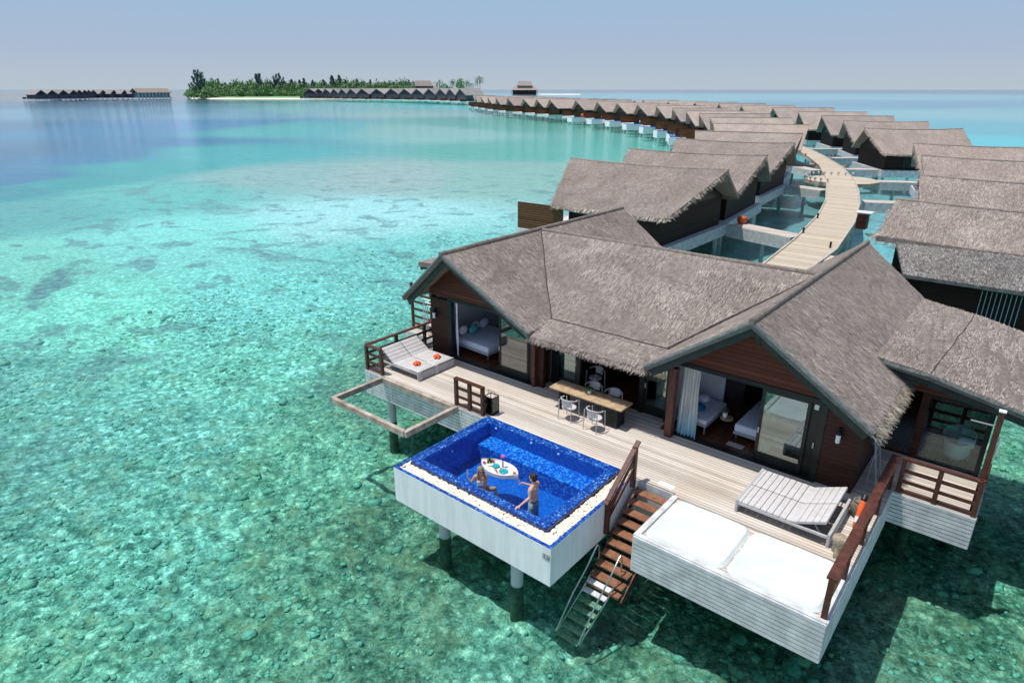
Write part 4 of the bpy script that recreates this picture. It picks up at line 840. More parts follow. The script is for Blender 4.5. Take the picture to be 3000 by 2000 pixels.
# ---------------------------------------------------------------- bedrooms
def bed(name,loc,rz,label,sx=1.9,sy=2.0,leg=.22):
    t=thing(name,loc,label,'bed','beds inside the open bedrooms',rz,world=False)
    MB().rbox(0,sx,0,sy,leg,leg+.08,.02).build('bed_frame',M['greyd'],t)
    for x in (.08,sx-.08):
        for y in (.08,sy-.08): MB().tube([(x,y,0),(x,y,leg)],[.018,.03],8).build('leg',M['alu'],t)
    MB().rbox(.01,sx-.01,.01,sy-.01,leg+.08,leg+.34,.07,3).build('mattress',M['linen'],t,True)
    return t
bd=bed('bed',(-17.6,17.55,.03),-.05,'white bed with leaning pillows inside the left gable bedroom')
pillows=[(-17.45,17.9,'linen','white pillow against the left wall nearest the doorway'),(-17.2,18.25,'teal','teal pillow on the bed in the left bedroom'),(-17.42,18.6,'linen','white pillow at the middle of the bed in the left bedroom'),(-17.38,19.1,'linen','white pillow farthest from the doorway in the left bedroom')]
def pillow(x,y,z,mat,lb,sz=(.14,.48,.34),cat='pillow'):
    b=MB(); b.sphere((x,y,z+sz[2]/2),.5,14,10,sz); single('pillow',b,M[mat],(x,y,z),lb,cat,None,True)
for x,y,m_,lb in pillows: pillow(x,y,.62,m_,lb,(.2,.5,.4))
t=bed('bed',(-5.95,17.75,.03),0,'low white bed behind the right sliding glass door',2.3,2.2,.16)
pillow(-4.0,19.4,.56,'linen','white pillow on the low bed behind the right sliding door',(.3,.6,.25))
t=thing('daybed_sofa',(-7.1,18.2,.03),'white cushioned daybed sofa just inside the right gable doorway behind the curtain','sofa')
MB().rbox(-7.6,-6.65,17.35,19.0,.30,.36,.02).build('sofa_frame',M['greyd'],t); MB().rbox(-7.58,-6.67,17.37,18.98,.36,.52,.05,3).build('sofa_cushion',M['linen'],t,True)
for x,y in ((-6.72,17.42),(-6.72,18.9),(-7.52,17.42),(-7.52,18.9)): MB().tube([(x,y,.03),(x,y,.30)],.025,8).build('leg',M['alu'],t)
pillow(-7.2,17.95,.52,'blue','dark blue cushion on the daybed sofa',(.45,.4,.22),'cushion'); pillow(-7.3,18.6,.52,'linen','white cushion on the far end of the daybed sofa',(.4,.45,.25),'cushion')
t=thing('side_table',(-6.3,18.05,.03),'small round wooden side table beside the daybed sofa','table')
MB().lathe([(0,.50),(.2,.50),(.2,.47),(0,.47)],(-6.3,18.05,0),20).build('tabletop',M['oak'],t,True); MB().tube([(-6.3,18.05,.03),(-6.3,18.05,.47)],.025,8).build('leg',M['black'],t)
t=thing('potted_plant',(-6.36,18.03,.5),'white pot with sparse leaves on the small side table','plant')
MB().lathe([(0,.50),(.06,.50),(.075,.62),(.08,.66),(.06,.66),(0,.64)],(-6.36,18.03,0),14).build('pot',M['white'],t,True); b=MB(); leaves(b,(-6.36,18.03,.68),14,.06,.15,.02,random.Random(8)); b.build('leaves',M['green'],t)
single('door_mat',MB().rbox(-5.95,-5.45,17.25,17.5,.035,.045,.004),M['greyd'],(-5.7,17.37,.035),'grey mat on the wooden floor inside the right doorway','mat')
t=thing('wall_art',(-16.3,21.25,1.5),'blue painting on the back wall of the left bedroom','picture')
MB().rbox(-16.8,-15.7,21.25,21.29,1.25,2.1,.01).build('picture_frame',M['white'],t); MB().rbox(-16.74,-15.76,21.235,21.25,1.31,2.04,.004).build('canvas',M['blue'],t)
t=thing('armchair',(-14.6,20.3,.03),'pale armchair in the far corner of the left bedroom','chair'); MB().rbox(-15.1,-14.2,19.9,20.7,.1,.5,.06,3).build('seat',M['linen'],t,True); MB().rbox(-15.1,-14.2,20.6,20.85,.5,1.1,.06,3).build('backrest',M['linen'],t,True)
t=thing('side_screen',(-19.7,18.3,0),'dark red slatted side screen with white rack at the left side of the villa','screen')
for x in (-20.95,-19.7,-18.45): MB().box(x-.05,x+.05,18.25,18.35,0,2.1).build('post',M['rail'],t)
for k in range(6): MB().box(-20.9,-18.5,18.27,18.32,.2+.34*k,.29+.34*k).build('rail',M['rail'],t)
for k in range(3): MB().tube([(-19.9+.12*k,18.0,.1),(-19.9+.12*k,18.0,1.65-.14*k),(-18.5,18.0,1.65-.14*k)],.022,6).build('rack_rail',M['white'],t)
MB().box(-21.9,-21.75,20.2,20.35,-.8,2.3).build('post',M['rail'],t)
single('low_table',MB().rbox(-18.55,-18.3,16.2,16.5,.26,.30,.01).box(-18.46,-18.40,16.3,16.38,.0,.26),M['rail'],(-18.4,16.35,0),'small dark side table between the left lounger and the villa wall','table')
# ---------------------------------------------------------------- tray boat in the pool
ang=math.atan2(-.03,1.19)
bt=thing('floating_tray_boat',(-10.18,11.72,.085),'white boat shaped breakfast tray floating in the pool','tray',None,0)
def bo(u,v,z,w0): 
    w_=w0*(1-abs(u)**2.4); return (-10.18+u*.66,11.72+v*w_+.02*u,z+.05*u*u)
vs=[];fs=[];nu=22
prof=[(.0,.085-.05,.0),(.6,.085-.05,.25),(1,.10,.31),(1,.21,.34),(.93,.215,.33),(.90,.17,.32),(0,.165,0)]
rows=[]
for i in range(nu+1):
    u=-1+2*i/nu; ring=[]
    for (k,z,w0) in prof: ring.append(bo(u,k,z,max(w0,.33)))
    for (k,z,w0) in reversed(prof[1:-1]): ring.append(bo(u,-k,z,max(w0,.33)))
    rows.append(ring)
m_=len(rows[0]); vs=[p for r_ in rows for p in r_]
fs=[(i*m_+k,i*m_+(k+1)%m_,(i+1)*m_+(k+1)%m_,(i+1)*m_+k) for i in range(nu) for k in range(m_)]
MB().add(vs,fs).build('hull',M['boat'],bt,True)
def plate(x,y,r,m,lb,z=.185): single('plate',MB().lathe([(0,z),(r*.6,z),(r,z+.02),(r*.95,z+.024),(r*.55,z+.008),(0,z+.008)],(x,y,0),18),M[m],(x,y,z),lb,'plate',None,True)
plate(-10.50,11.70,.095,'boat','white plate near the leafy end of the tray boat'); plate(-10.33,11.74,.11,'cyan','turquoise plate in the middle of the tray boat'); plate(-9.98,11.66,.13,'cyan','turquoise plate near the pointed flower end of the tray boat')
for i,(x,y,lb) in enumerate(((-10.20,11.58,'golden pastry between the two turquoise plates on the tray boat'),(-10.12,11.72,'golden pastry at the centre of the tray boat'))): 
    b=MB(); b.sphere((x,y,.205),.04,10,6,(1.2,.8,.6)); single('pastry',b,M['food'],(x,y,.19),lb,'pastry',None,True)
def blossom(x,y,z,m,lb,r=.045,seed=0):
    b=MB(); rng=random.Random(seed)
    for k in range(7):
        a=k*.9+seed; b.sphere((x+r*.6*math.cos(a),y+r*.6*math.sin(a),z+.01*(k%2)),r*.5,8,5,(1,1,.7))
    single('flower',b,M[m],(x,y,z),lb,'flower',None,True)
blossom(-10.66,11.62,.235,'red','red flower at the back corner of the tray boat near the leaves',seed=1); blossom(-10.52,11.84,.23,'red','red flower beside the green leaves on the tray boat',seed=2); blossom(-9.66,11.74,.235,'red','red flower at the pointed front tip of the tray boat',seed=3); blossom(-10.08,11.50,.215,'red','small red flower at the near rim of the tray boat',.03,4)
b=MB(); leaves(b,(-10.60,11.78,.20),30,.05,.12,.025,random.Random(4)); single('garnish_leaves',b,M['green'],(-10.6,11.78,.2),'green garnish leaves at the back end of the tray boat','leaves')
t=thing('flower_vase',(-10.16,11.84,.19),'slim glass vase with one pink flower standing in the tray boat','vase')
MB().lathe([(0,.19),(.03,.19),(.028,.30),(.018,.36),(.022,.38)],(-10.16,11.84,0),12).build('vase_glass',M['clear'],t,True); MB().tube([(-10.16,11.84,.2),(-10.155,11.84,.50)],.006,5).build('stem',M['green'],t); b=MB()
for k in range(7): b.sphere((-10.155+.032*math.cos(k*.9),11.84+.032*math.sin(k*.9),.51),.03,8,5)
b.build('blossom',M['pink'],t,True)
# ---------------------------------------------------------------- neighbouring villas
def blade_node(quads,dens,ln,wd,mat,parent,seed): return blades(quads,dens,ln,wd,mat,'thatch_straw',parent,seed=seed)
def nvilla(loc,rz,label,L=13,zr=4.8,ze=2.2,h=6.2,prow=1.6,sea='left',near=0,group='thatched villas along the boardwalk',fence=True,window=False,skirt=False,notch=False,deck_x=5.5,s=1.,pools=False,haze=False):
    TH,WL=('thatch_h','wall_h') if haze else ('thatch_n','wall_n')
    t=thing('thatched_villa',loc,label,'villa',group,rz,world=False); 
    q=[[(0,0,zr),(prow,-h,ze),(L-prow*.5,-h,ze),(L,0,zr)],[(L,0,zr),(L-prow*.5,h,ze),(prow,h,ze),(0,0,zr)]]
    b=MB(); 
    if near:
        rg=random.Random(int(abs(loc[0]*13+loc[1]*5)))
        for qq in q:
            A_,B_,C_,D_=[Vector(p) for p in qq]; nu,nv=16,8; vs=[]
            for i in range(nu+1):
                for j in range(nv+1):
                    u=i/nu;v=j/nv; p=(A_*(1-u)+D_*u)*(1-v)+(B_*(1-u)+C_*u)*v; sg=-.16*math.sin(math.pi*u)-.05*math.sin(math.pi*v)+(rg.uniform(-.04,.04) if 0<j<nv and 0<i<nu else 0); vs.append((p.x,p.y,p.z+sg))
            n0=len(vs); vs+=[(x,y,z-.26) for x,y,z in vs]; idx=lambda i,j:i*(nv+1)+j; fs=[]
            for i in range(nu):
                for j in range(nv): f=(idx(i,j),idx(i,j+1),idx(i+1,j+1),idx(i+1,j)); fs+=[f,tuple(n0+k for k in reversed(f))]
                for j in (0,nv): fs.append((idx(i,j),idx(i+1,j),n0+idx(i+1,j),n0+idx(i,j)))
            for j in range(nv):
                for i in (0,nu): fs.append((idx(i,j),idx(i,j+1),n0+idx(i,j+1),n0+idx(i,j)))
            b.add(vs,fs)
    else:
        for qq in q: b.slab(qq,.28)
    rf=b.build('roof',M[TH],t)
    if near:
        blades(q[:1],near*2.8,.20 if near>90 else .26,.018,M['blade_n'],'thatch_straw',rf,seed=int(abs(loc[0]*7+loc[1])),jit=.2,lift=.03,sag=True)
        fringe(([] if h<3 else [((prow,-h,ze),(L-prow*.5,-h,ze),(0,-1,0))])+[((prow,-h,ze),(0,0,zr),(-1,0,0)),((L-prow*.5,-h,ze),(L,0,zr),(1,0,0))],40,.35,.06,M['blade_n'],'eave_fringe',rf,drop=.8,seed=9)
    # body and gable ends
    b=MB(); x0,x1=prow+.8,L-prow*.5-.9; hh=h-1.2
    pro=[(-hh,0),(hh,0),(hh,ze+.15),(0,zr-.35),(-hh,ze+.15)]
    vs=[(x0,y,z) for y,z in pro]+[(x1,y,z) for y,z in pro]; n=5
    b.add(vs,[tuple(range(n))[::-1],tuple(range(n,2*n))]+[(i,(i+1)%n,n+(i+1)%n,n+i) for i in range(n)]); b.build('wall',M[WL],t)
    MB().tube([(-.05,0,zr+.03),(L*.25,0,zr+(-.09 if near else .03)),(L*.5,0,zr+(-.13 if near else .03)),(L*.75,0,zr+(-.09 if near else .03)),(L+.05,0,zr+.03)],.07,6).build('ridge_cap',M[TH],t)
    for xx,dd in ((x0,-1),(x1,1)):
        pr=[(-hh+.3,ze+.1),(hh-.3,ze+.1),(0,zr-.5)]; MB().add([(xx+dd*.03,y,z) for y,z in pr],[(0,1,2)]).build('gable_panel',M['frame'],t)
    sgn=-1 if sea=='left' else 1; xs=x0 if sgn<0 else x1; xd=xs+sgn*(deck_x)
    xa,xb=min(xd,x0-.5),max(xd,x1+.5)
    MB().box(xa,xb,-h+.3,h-.5,-.85,-.002).build('platform',M['deck_side'],t)
    for x in (xa+.5,(xa+xb)/2-3,(xa+xb)/2+3,xb-.6):
        for y in (-h+.8,h-1.3): MB().tube([(x,y,-3.4),(x,y,-.8)],.18,8).build('pile',M['pile'],t,True)
    # dark doorway openings and windows on the front wall and on the seaward gable
    for xw in (x0+2.2,x1-3.4): MB().box(xw,xw+1.5,-hh-.04,-hh-.01,.3,2.05).build('window',M['frame'],t)
    xg=(x0-.04,x0-.01) if sgn<0 else (x1+.01,x1+.04); MB().box(xg[0],xg[1],-2.2,2.2,.05,2.3).build('glass_door',M['frame'],t)
    if fence:
        for yy in (-h+.45,h-.7):
            MB().box(min(xd,xs),max(xd,xs),yy-.04,yy+.04,0,2.0).build('privacy_fence',M['fence'],t)
    for yy in (-2.5,-.2,2.2): MB().box(xd-.05,xd+.05,yy-.05,yy+.05,0,1).build('rail_post',M['rail'],t)
    MB().bar((xd,-3,1),(xd,3,1),.12,.06).build('deck_rail',M['rail'],t)
    return t
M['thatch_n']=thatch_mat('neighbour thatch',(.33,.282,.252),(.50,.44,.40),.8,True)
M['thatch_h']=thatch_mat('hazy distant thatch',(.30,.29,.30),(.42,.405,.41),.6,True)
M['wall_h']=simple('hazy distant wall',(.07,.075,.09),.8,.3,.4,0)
M['wall_n']=planks('dark neighbour cladding',(.035,.020,.016),2,.16,.18,.10,.6,(1,1,25),.3)
M['fence']=planks('brown louvre fence',(.16,.075,.035),2,.17,.2,.22,.7,(1,1,25),.12)
# near left row
nA=[((-31.0,44.8),(-17.9,45.0),4.8,6.3),((-31.9,55.6),(-19.5,57.1),4.8,6.2),((-34.7,71.1),(-22.1,72.4),4.8,6.5),((-37.8,82.5),(-25.3,85.5),5.0,5.6),((-42.5,99.),(-29.8,103),5.2,6.5)]
labs=['pale thatched villa directly behind the large villa with a brown louvre fence beside it','thatched villa partly hidden behind the villa with the brown louvre fence','long thatched roof, third on the left, right edge close to the round platform','narrow visible strip of thatched roof, fourth on the left of the boardwalk','thatched roof, fifth on the left of the boardwalk at the bend']
for i,((a,b_,z,h),lb) in enumerate(zip(nA,labs)):
    rz=math.atan2(b_[1]-a[1],b_[0]-a[0]); L=math.hypot(b_[0]-a[0],b_[1]-a[1])
    nvilla((a[0],a[1],0),rz,lb,L,z,2.2,h,2.6 if i==0 else 1.4,'left',[150,90,60,0,0][i],deck_x=4.2 if i==0 else 4)
# low notched thatch porch of the first neighbour
rowL=[(-51,117),(-60,132),(-69,145),(-81,162),(-94,178),(-107,190),(-121,201),(-136,212),(-155,226),(-176,237),(-190,246),(-204,254),(-222,264),(-242,278),(-262,294),(-280,308),(-298,322),(-318,342)]
zL=[5.3,5.4,5.4,5.5,5.6,5.7,5.8,5.9,6,6,6,6,6.1,6.1,6.2,6.2,6.2,6.2]
def norms(P):
    out=[]
    for i in range(len(P)):
        a=P[max(0,i-1)]; b=P[min(len(P)-1,i+1)]; d=Vector((b[0]-a[0],b[1]-a[1])).normalized(); out.append(math.atan2(-d.x,d.y) )
    return out
nl=norms(rowL)
for i,(p,z,r_) in enumerate(zip(rowL,zL,nl)):
    # direction to the boardwalk = tangent turned right
    lb='lagoon side thatched villa with dark gable, %s from the boardwalk bend'%ORD[i]
    nvilla((p[0],p[1],0),r_,lb,14,z,2.6,6.6,1.2,'left',0,'thatched villas on the lagoon side of the curved row',deck_x=5)
# small white pools of the lagoon side villas
poolsP=[(-68,136.5),(-72,143.8),(-80.8,154.4),(-91.6,166.6),(-103.4,177.7),(-117.5,190.8),(-130.7,200.1),(-144.6,208.3)]
np_=norms(poolsP); pr0=None
for i,(p,r_) in enumerate(zip(poolsP,np_)):
    lb='small white plunge pool on stilts, %s counted from the large villa'%ORD[i]
    if pr0 is None:
        pr0=thing('stilt_pool',(p[0],p[1],0),lb,'pool','white plunge pools on the lagoon side',r_,world=False)
        MB().box(-.5,4.5,-2.2,2.2,-1.25,.35).build('pool_shell',M['white'],pr0); MB().box(-.35,4.35,-2.05,2.05,.351,.42).build('pool_water',M['mosaic_in'],pr0)
        for x in (-.1,4):
            for y in (-1.8,1.8): MB().tube([(x,y,-3.4),(x,y,-1.1)],.17,8).build('pile',M['white'],pr0)
    else: copy_tree(pr0,(p[0],p[1],0),r_,lb)
    c=(p[0]+math.cos(r_)*4.6,p[1]+math.sin(r_)*4.6)
    b=MB(); b.sphere((c[0],c[1],1.0),.55,10,8,(1,1,1.2)); b.box(c[0]-.1,c[0]+.1,c[1]-.1,c[1]+.1,-.1,.6)
    single('life_ring',b,M['orange' if i!=4 else 'white'],(c[0],c[1],-.05),'%s life float beside the %s small white pool from the large villa'%('orange' if i!=4 else 'white',ORD[i]),'life float','life floats beside the stilt pools')
# far straight row towards the island
far=[(-437,452),(-460,462),(-482,471),(-504,477),(-526,481),(-548,484),(-570,485),(-594,485),(-618,484),(-642,487),(-664,491),(-686,496),(-706,499),(-722,500),(-735,496)]
nf_=norms(far); p0=None
for i,(p,r_) in enumerate(zip(far,nf_)):
    lb='distant thatched villa, %s in the straight row ending at the island beach'%ORD[i]
    if p0 is None:
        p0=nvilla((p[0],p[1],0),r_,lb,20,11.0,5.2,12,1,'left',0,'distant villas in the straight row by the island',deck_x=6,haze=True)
    else: copy_tree(p0,(p[0],p[1],0),r_,lb)
# far left jetty
jet=[(-922,256),(-927,268),(-933,281),(-942,294),(-952,303),(-965,313),(-980,322),(-1000,334),(-1002,346),(-1000,358),(-998,370),(-997,382)]
p0=None
for i,p in enumerate(jet):
    lb='tiny distant villa, %s from the open-sea tip of the far left jetty'%ORD[i]
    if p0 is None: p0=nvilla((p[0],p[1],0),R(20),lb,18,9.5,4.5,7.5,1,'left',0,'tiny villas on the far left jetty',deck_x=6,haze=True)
    else: copy_tree(p0,(p[0],p[1],0),R(20+i*1.5),lb)
t=thing('jetty_pavilion',(-985,405,0),'long low pale pavilion on stilts at the island end of the far left jetty','pavilion',None,R(112),world=False)
MB().slab([(-18,-7,6),(42,-7,6),(42,0,11.5),(-18,0,11.5)],.5).slab([(-18,0,11.5),(42,0,11.5),(42,7,6),(-18,7,6)],.5).build('roof',M['thatch_n'],t); MB().box(-16,40,-5,5,0,6).build('wall',M['tealwall'],t)
for x in range(-15,42,6): MB().box(x,x+.6,-5.4,-4.8,-3,5.8).build('post',M['white'],t)
MB().box(-18,42,-6.5,6.5,-1,-.01).build('platform',M['pile'],t)
t=thing('moored_boat',(-948,288,-1.8),'small white boat moored beside the far left jetty','boat',None,R(60),world=False)
MB().lathe([(0,-.3),(.6,-.3),(1,.6),(.9,.6),(0,.3)],(0,0,0),16,7,2).build('hull',M['white'],t,True); MB().rbox(-2,2,-1,1,.5,2.2,.2).build('cabin',M['white'],t)
tag(MB().box(-1.6,1.6,-1,1,-.2,0).build('far_jetty',M['pile']),kind='structure').matrix_world=Matrix.Translation((-960,330,0))@Matrix.Rotation(R(-28),4,'Z')@Matrix.Scale(60,4,(0,1,0))
# right row
rowR=[((-6.2,38.1),(7,38.9),4.8,2.3),((-7.15,50.1),(6,51.3),4.8,5.2),((-9.5,65.4),(3.5,67.6),4.8,6),((-12.6,80.),(0,83.2),4.8,6),((-22.6,103.5),(-11.9,110),5.0,6.2),((-30.5,124),(-19,129.5),5.1,6),((-38.2,139),(-27,145),5.3,6),((-47,153.5),(-35,160),5.5,6),((-60,175),(-48,184),5.7,6.5),((-74,190),(-62,199),5.8,6.5),((-87,205),(-76,215),5.9,6.5),((-101,218),(-91,230),5.9,6.5),((-118,232),(-108,244),5.9,6.5),((-136,246),(-127,259),5.9,6.5)]
for i,(a,b_,z,h) in enumerate(rowR):
    rz=math.atan2(b_[1]-a[1],b_[0]-a[0]); L=math.hypot(b_[0]-a[0],b_[1]-a[1])
    lb=['thatched villa with grey lower roof and slatted window at the right edge','thatched roof directly behind the right edge villa with the slatted window','thatched roof third on the right of the boardwalk with a dark hip cap','thatched roof fourth on the right of the boardwalk beside the gap in the row','thatched villa with dark recessed entrance just past the gap in the right row'][i] if i<5 else 'thatched villa on the ocean side, %s past the gap in the right row'%ORD[i-4]
    nvilla((a[0],a[1],0),rz,lb,L,z,3.3 if i==0 else 2.2,h,-.3 if i==0 else .8,'right',[170,120,80,60,40,30][i] if i<6 else 0,'thatched villas on the ocean side of the boardwalk',fence=i>0,deck_x=3)
for i in range(14): # ocean side row following the curve
    p=Vector(rowL[min(4+i,17)]); r_=nl[min(4+i,17)]
    q=(p.x+math.cos(r_)*26,p.y+math.sin(r_)*26); 
    if i<4: continue
    nvilla((q[0],q[1],0),r_,'distant ocean side thatched roof, %s beyond the white pools'%ORD[i-4],14,5.8,2.4,6.4,1,'right',0,'distant villas on the ocean side',deck_x=3)
# R1 details
t=thing('slatted_window',(-.9,35.0,.9),'window with pale vertical slats in the dark wall of the right neighbour villa','window')
M['tealglass']=simple('teal window head',(.16,.30,.33),.4,.1,4,0)
MB().box(-1.6,0,34.93,34.97,1.62,1.85).build('window_head',M['tealglass'],t)
MB().box(-1.6,0,34.96,34.985,.0,1.6).build('window_pane',M['frame'],t)
for k in range(9): MB().box(-1.58+k*.18,-1.55+k*.18,34.90,34.93,0,1.6).build('slat',M['pile'],t)
b=MB(); rng=random.Random(2)
skq=[(-5.6,36.2,3.22),(-4.6,33.85,2.05),(9,34.2,2.05),(9,36.7,3.22)]
MB().slab(skq,.16).build('lean_to_roof',M['ash'],tag(thing('lean_to',(0,35,2),'grey weathered lean-to thatch along the front of the right neighbour villa','roof'),None)) 
MB().box(-4.0,9,34.98,35.1,-.1,2.3).build('timber_wall',M['wall_n'],bpy.data.objects['lean_to'])
MB().box(-4.4,9,34.3,35.2,-.9,-.1).build('platform',M['deck_side'],bpy.data.objects['lean_to'])
blades([skq],420,.2,.022,M['ashblade'] if 'ashblade' in M else M['blade'],'thatch_straw',bpy.data.objects['lean_to'],seed=77)
# straw parasol by the right row
t=thing('straw_parasol',(-6.9,43.6,0),'ragged straw parasol roof over the water left of the right neighbour villa','parasol')
MB().tube([(-6.6,43.8,-2.5),(-6.6,43.8,2.5)],.08,8).build('pole',M['rail'],t)
MB().lathe([(0,2.75),(.6,2.45),(1.25,1.95),(1.2,1.9),(0,2.3)],(-6.6,43.8,0),16).build('canopy',M['straw'],t,True)
fringe([((-6.6+1.2*math.cos(a),43.8+1.2*math.sin(a),2.0),(-6.6+1.2*math.cos(a+.42),43.8+1.2*math.sin(a+.42),2.0),(math.cos(a+.2),math.sin(a+.2),0)) for a in np.arange(0,6.28,.42)],90,.5,.05,M['straw'],'straw_fringe',t,drop=.7,seed=31)
# dark domed skylights on roofs
for i,(x,y,z,sx,lb) in enumerate(((-.5,66.0,4.3,2.3,'dark hip cap on the third right roof near the water'),(-31.5,84.6,4.6,1.6,'dark rounded cap on the fourth left roof'),(1.2,49.6,4.0,2.6,'large dark hip cap at the right edge of the picture'))):
    MBx=MB().lathe([(sx,-.75),(sx*.6,-.1),(sx*.25,.35),(0,.5)],(x,y,z),12,1,.8); single('roof_cap',MBx,M['ash'],(x,y,z),lb,'roof cap',None)
# ---------------------------------------------------------------- boardwalk
Lp=[(-12.6,26),(-12.65,33),(-12.88,39.5),(-13.76,48.6),(-15.3,59.4),(-17.1,68.2),(-19.2,76),(-21.2,83.7),(-26.6,99.7),(-32.4,113.6),(-39,127.5),(-49,146),(-62,165),(-78,184),(-96,200),(-120,216),(-150,234),(-190,256),(-240,292),(-300,336),(-370,395),(-440,462)]
Rp=[(-10.2,26),(-10.2,33),(-10.3,39.5),(-10.5,46.5),(-12.0,57.5),(-13.9,67.3),(-16,76),(-18.5,85.0),(-23.8,100.4),(-30.2,115),(-36.6,128.6),(-46.8,147.3),(-60,166.7),(-76.3,186),(-94.6,202.2),(-119,218.4),(-149,236.3),(-189,258.4),(-239,294.4),(-299,338.4),(-369,397.4),(-439,464.4)]
b=MB(); vs=[]
for (a,c) in zip(Lp,Rp): vs+=[(*a,0),(*c,0),(*a,-.45),(*c,-.45)]
fs=[]
for i in range(len(Lp)-1):
    k=4*i; fs+=[(k,k+1,k+5,k+4),(k,k+4,k+6,k+2),(k+1,k+3,k+7,k+5),(k+2,k+6,k+7,k+3)]
fs.append((0,2,3,1)); b.add(vs,fs); o=b.build('boardwalk',M['walk']); tag(o,kind='structure')
b=MB()
for P in (Lp,Rp):
    for a,c in zip(P[:12],P[1:13]): b.bar((*a,.03),(*c,.03),.12,.10); b.bar((a[0],a[1],-.30),(c[0],c[1],-.30),.06,.5)
o=b.build('boardwalk_kerb',M['kerb']); tag(o,kind='structure')
b=MB().lathe([(0,-.006),(4.1,-.006),(4.1,-.4),(0,-.4)],(-20.2,85.8,0),12); o=b.build('boardwalk_platform',M['walk']); tag(o,kind='structure')
bp_=Each('boardwalk_pile',M['pile'],None,True)
k=0
for P,s_ in ((Lp,1),(Rp,-1)):
    for i in range(1,12):
        x,y=P[i]; o=MB().tube([(x+.25*s_,y,-3.5),(x+.25*s_,y,-.3)],.15,8).build('boardwalk_pile',M['pile'],None,True,loc=(x,y,-3)); tag(o,'concrete pile standing in the water under the edge of the boardwalk','pile','piles under the boardwalk')
# bridges
brs=[((-19.3,51.2),(-13.9,49.5),'left bridge with a terracotta pot, nearest the large villa'),((-23.6,77.),(-19.2,75.6),'left bridge just before the round platform'),((-29,97.5),(-25.2,93.8),'left bridge beyond the round platform'),((-34,105),(-28.2,101),'farthest left bridge before the roofs hide the water'),((-14.2,70.2),(-9.6,72.2),'first right bridge joining the villa by the gap'),((-18,86.6),(-11.8,89.4),'right bridge starting at the round platform'),((-22.9,98.2),(-16.4,102.8),'right bridge leading to the dark recessed entrance'),((-28.6,113.3),(-24.4,117.5),'right bridge second past the gap'),((-36.4,128.8),(-31.4,132.6),'right bridge third past the gap'),((-10.6,44.0),(-6.5,43.2),'short right bridge by the straw parasol')]
for a,c,lb in brs:
    m=((a[0]+c[0])/2,(a[1]+c[1])/2,0); t=thing('footbridge',m,'pale timber footbridge, '+lb,'bridge','footbridges off the boardwalk'); d_=Vector((c[0]-a[0],c[1]-a[1],0)).normalized(); n_=Vector((-d_.y,d_.x,0))*.85
    MB().bar((*a,-.06),(*c,-.06),1.7,.10).build('walkway',M['deck'],t)
    for s in (-1,1): slats(t,(a[0]+n_.x*s,a[1]+n_.y*s),(c[0]+n_.x*s,c[1]+n_.y*s),-.95,-.03,6)
    MB().tube([(m[0],m[1],-3.5),(m[0],m[1],-.1)],.16,8).build('pile',M['pile'],t,True)
# pots, bollards, kiosk
pots=[(-18.9,51.6,'terracotta pot on the left bridge nearest the large villa',.42)]
for x,y,lb,r in pots: single('terracotta_pot',MB().lathe([(0,0),(r*.7,0),(r,.28),(r*.9,.5),(r*.6,.56),(r*.5,.5),(0,.45)],(x,y,0),16),M['terracotta'] if 'terracotta' in M else M['orange'],(x,y,0),lb,'pot',None,True)
bol=[(-22.9,98.6,'beside the right bridge at the recessed entrance'),(-27.0,98.9,'on the left edge of the boardwalk past the round platform'),(-32.6,113.2,'on the left edge of the boardwalk before the roofs'),(-28.9,114.0,'on the right edge of the boardwalk, second bridge past the gap'),(-38.4,127.6,'on the left edge at the last visible bend'),(-13.95,50.9,'at the inner end of the left bridge nearest the large villa'),(-14.9,57.8,'on the left edge between the first two left bridges'),(-11.0,47.0,'on the right edge close to the large villa roof')]
for i,(x,y,lb) in enumerate(bol): single('bollard_light',MB().tube([(x,y,0),(x,y,.34)],[.07,.07],8).sphere((x,y,.36),.12 if i<5 else .08,8,6),M['red' if i<5 else 'frame'],(x,y,0),'small %s bollard light %s'%('red' if i<5 else 'dark',lb),'bollard','bollard lights along the boardwalk',True)
t=thing('utility_cabinet',(-11.3,57.3,0),'dark red cabinet with a pale pink top on the right edge of the boardwalk','cabinet'); MB().box(-11.75,-11.0,56.8,57.6,-.3,.95).build('cabinet_body',M['rail'],t); MB().box(-11.9,-10.7,56.6,57.8,.951,1.02).build('cabinet_top',M['deck_side'],t); MB().box(-11.6,-11.15,56.77,56.79,-.1,.8).build('door',M['gable'],t)
b=MB()
for k in range(16):
    a=k/16*3.3+1.5; b.sphere((-20.2+4.0*math.cos(a),85.8+4.0*math.sin(a),.35),.16,6,5); b.tube([(-20.2+4.0*math.cos(a),85.8+4.0*math.sin(a),0),(-20.2+4.0*math.cos(a),85.8+4.0*math.sin(a),.3)],.05,5)
single('bead_fence',b,M['pile'],(-20.2,85.8,0),'low fence of round topped posts around the left half of the round platform','fence')
single('straw_bundle',MB().lathe([(0,.7),(.7,.6),(1.0,.2),(.6,0),(0,0)],(-29.5,92.5,.0),12,wob=lambda a,z:.15*math.sin(5*a)),M['straw'],(-29.5,92.5,0),'bundle of pale straw on a post left of the round platform','bundle')
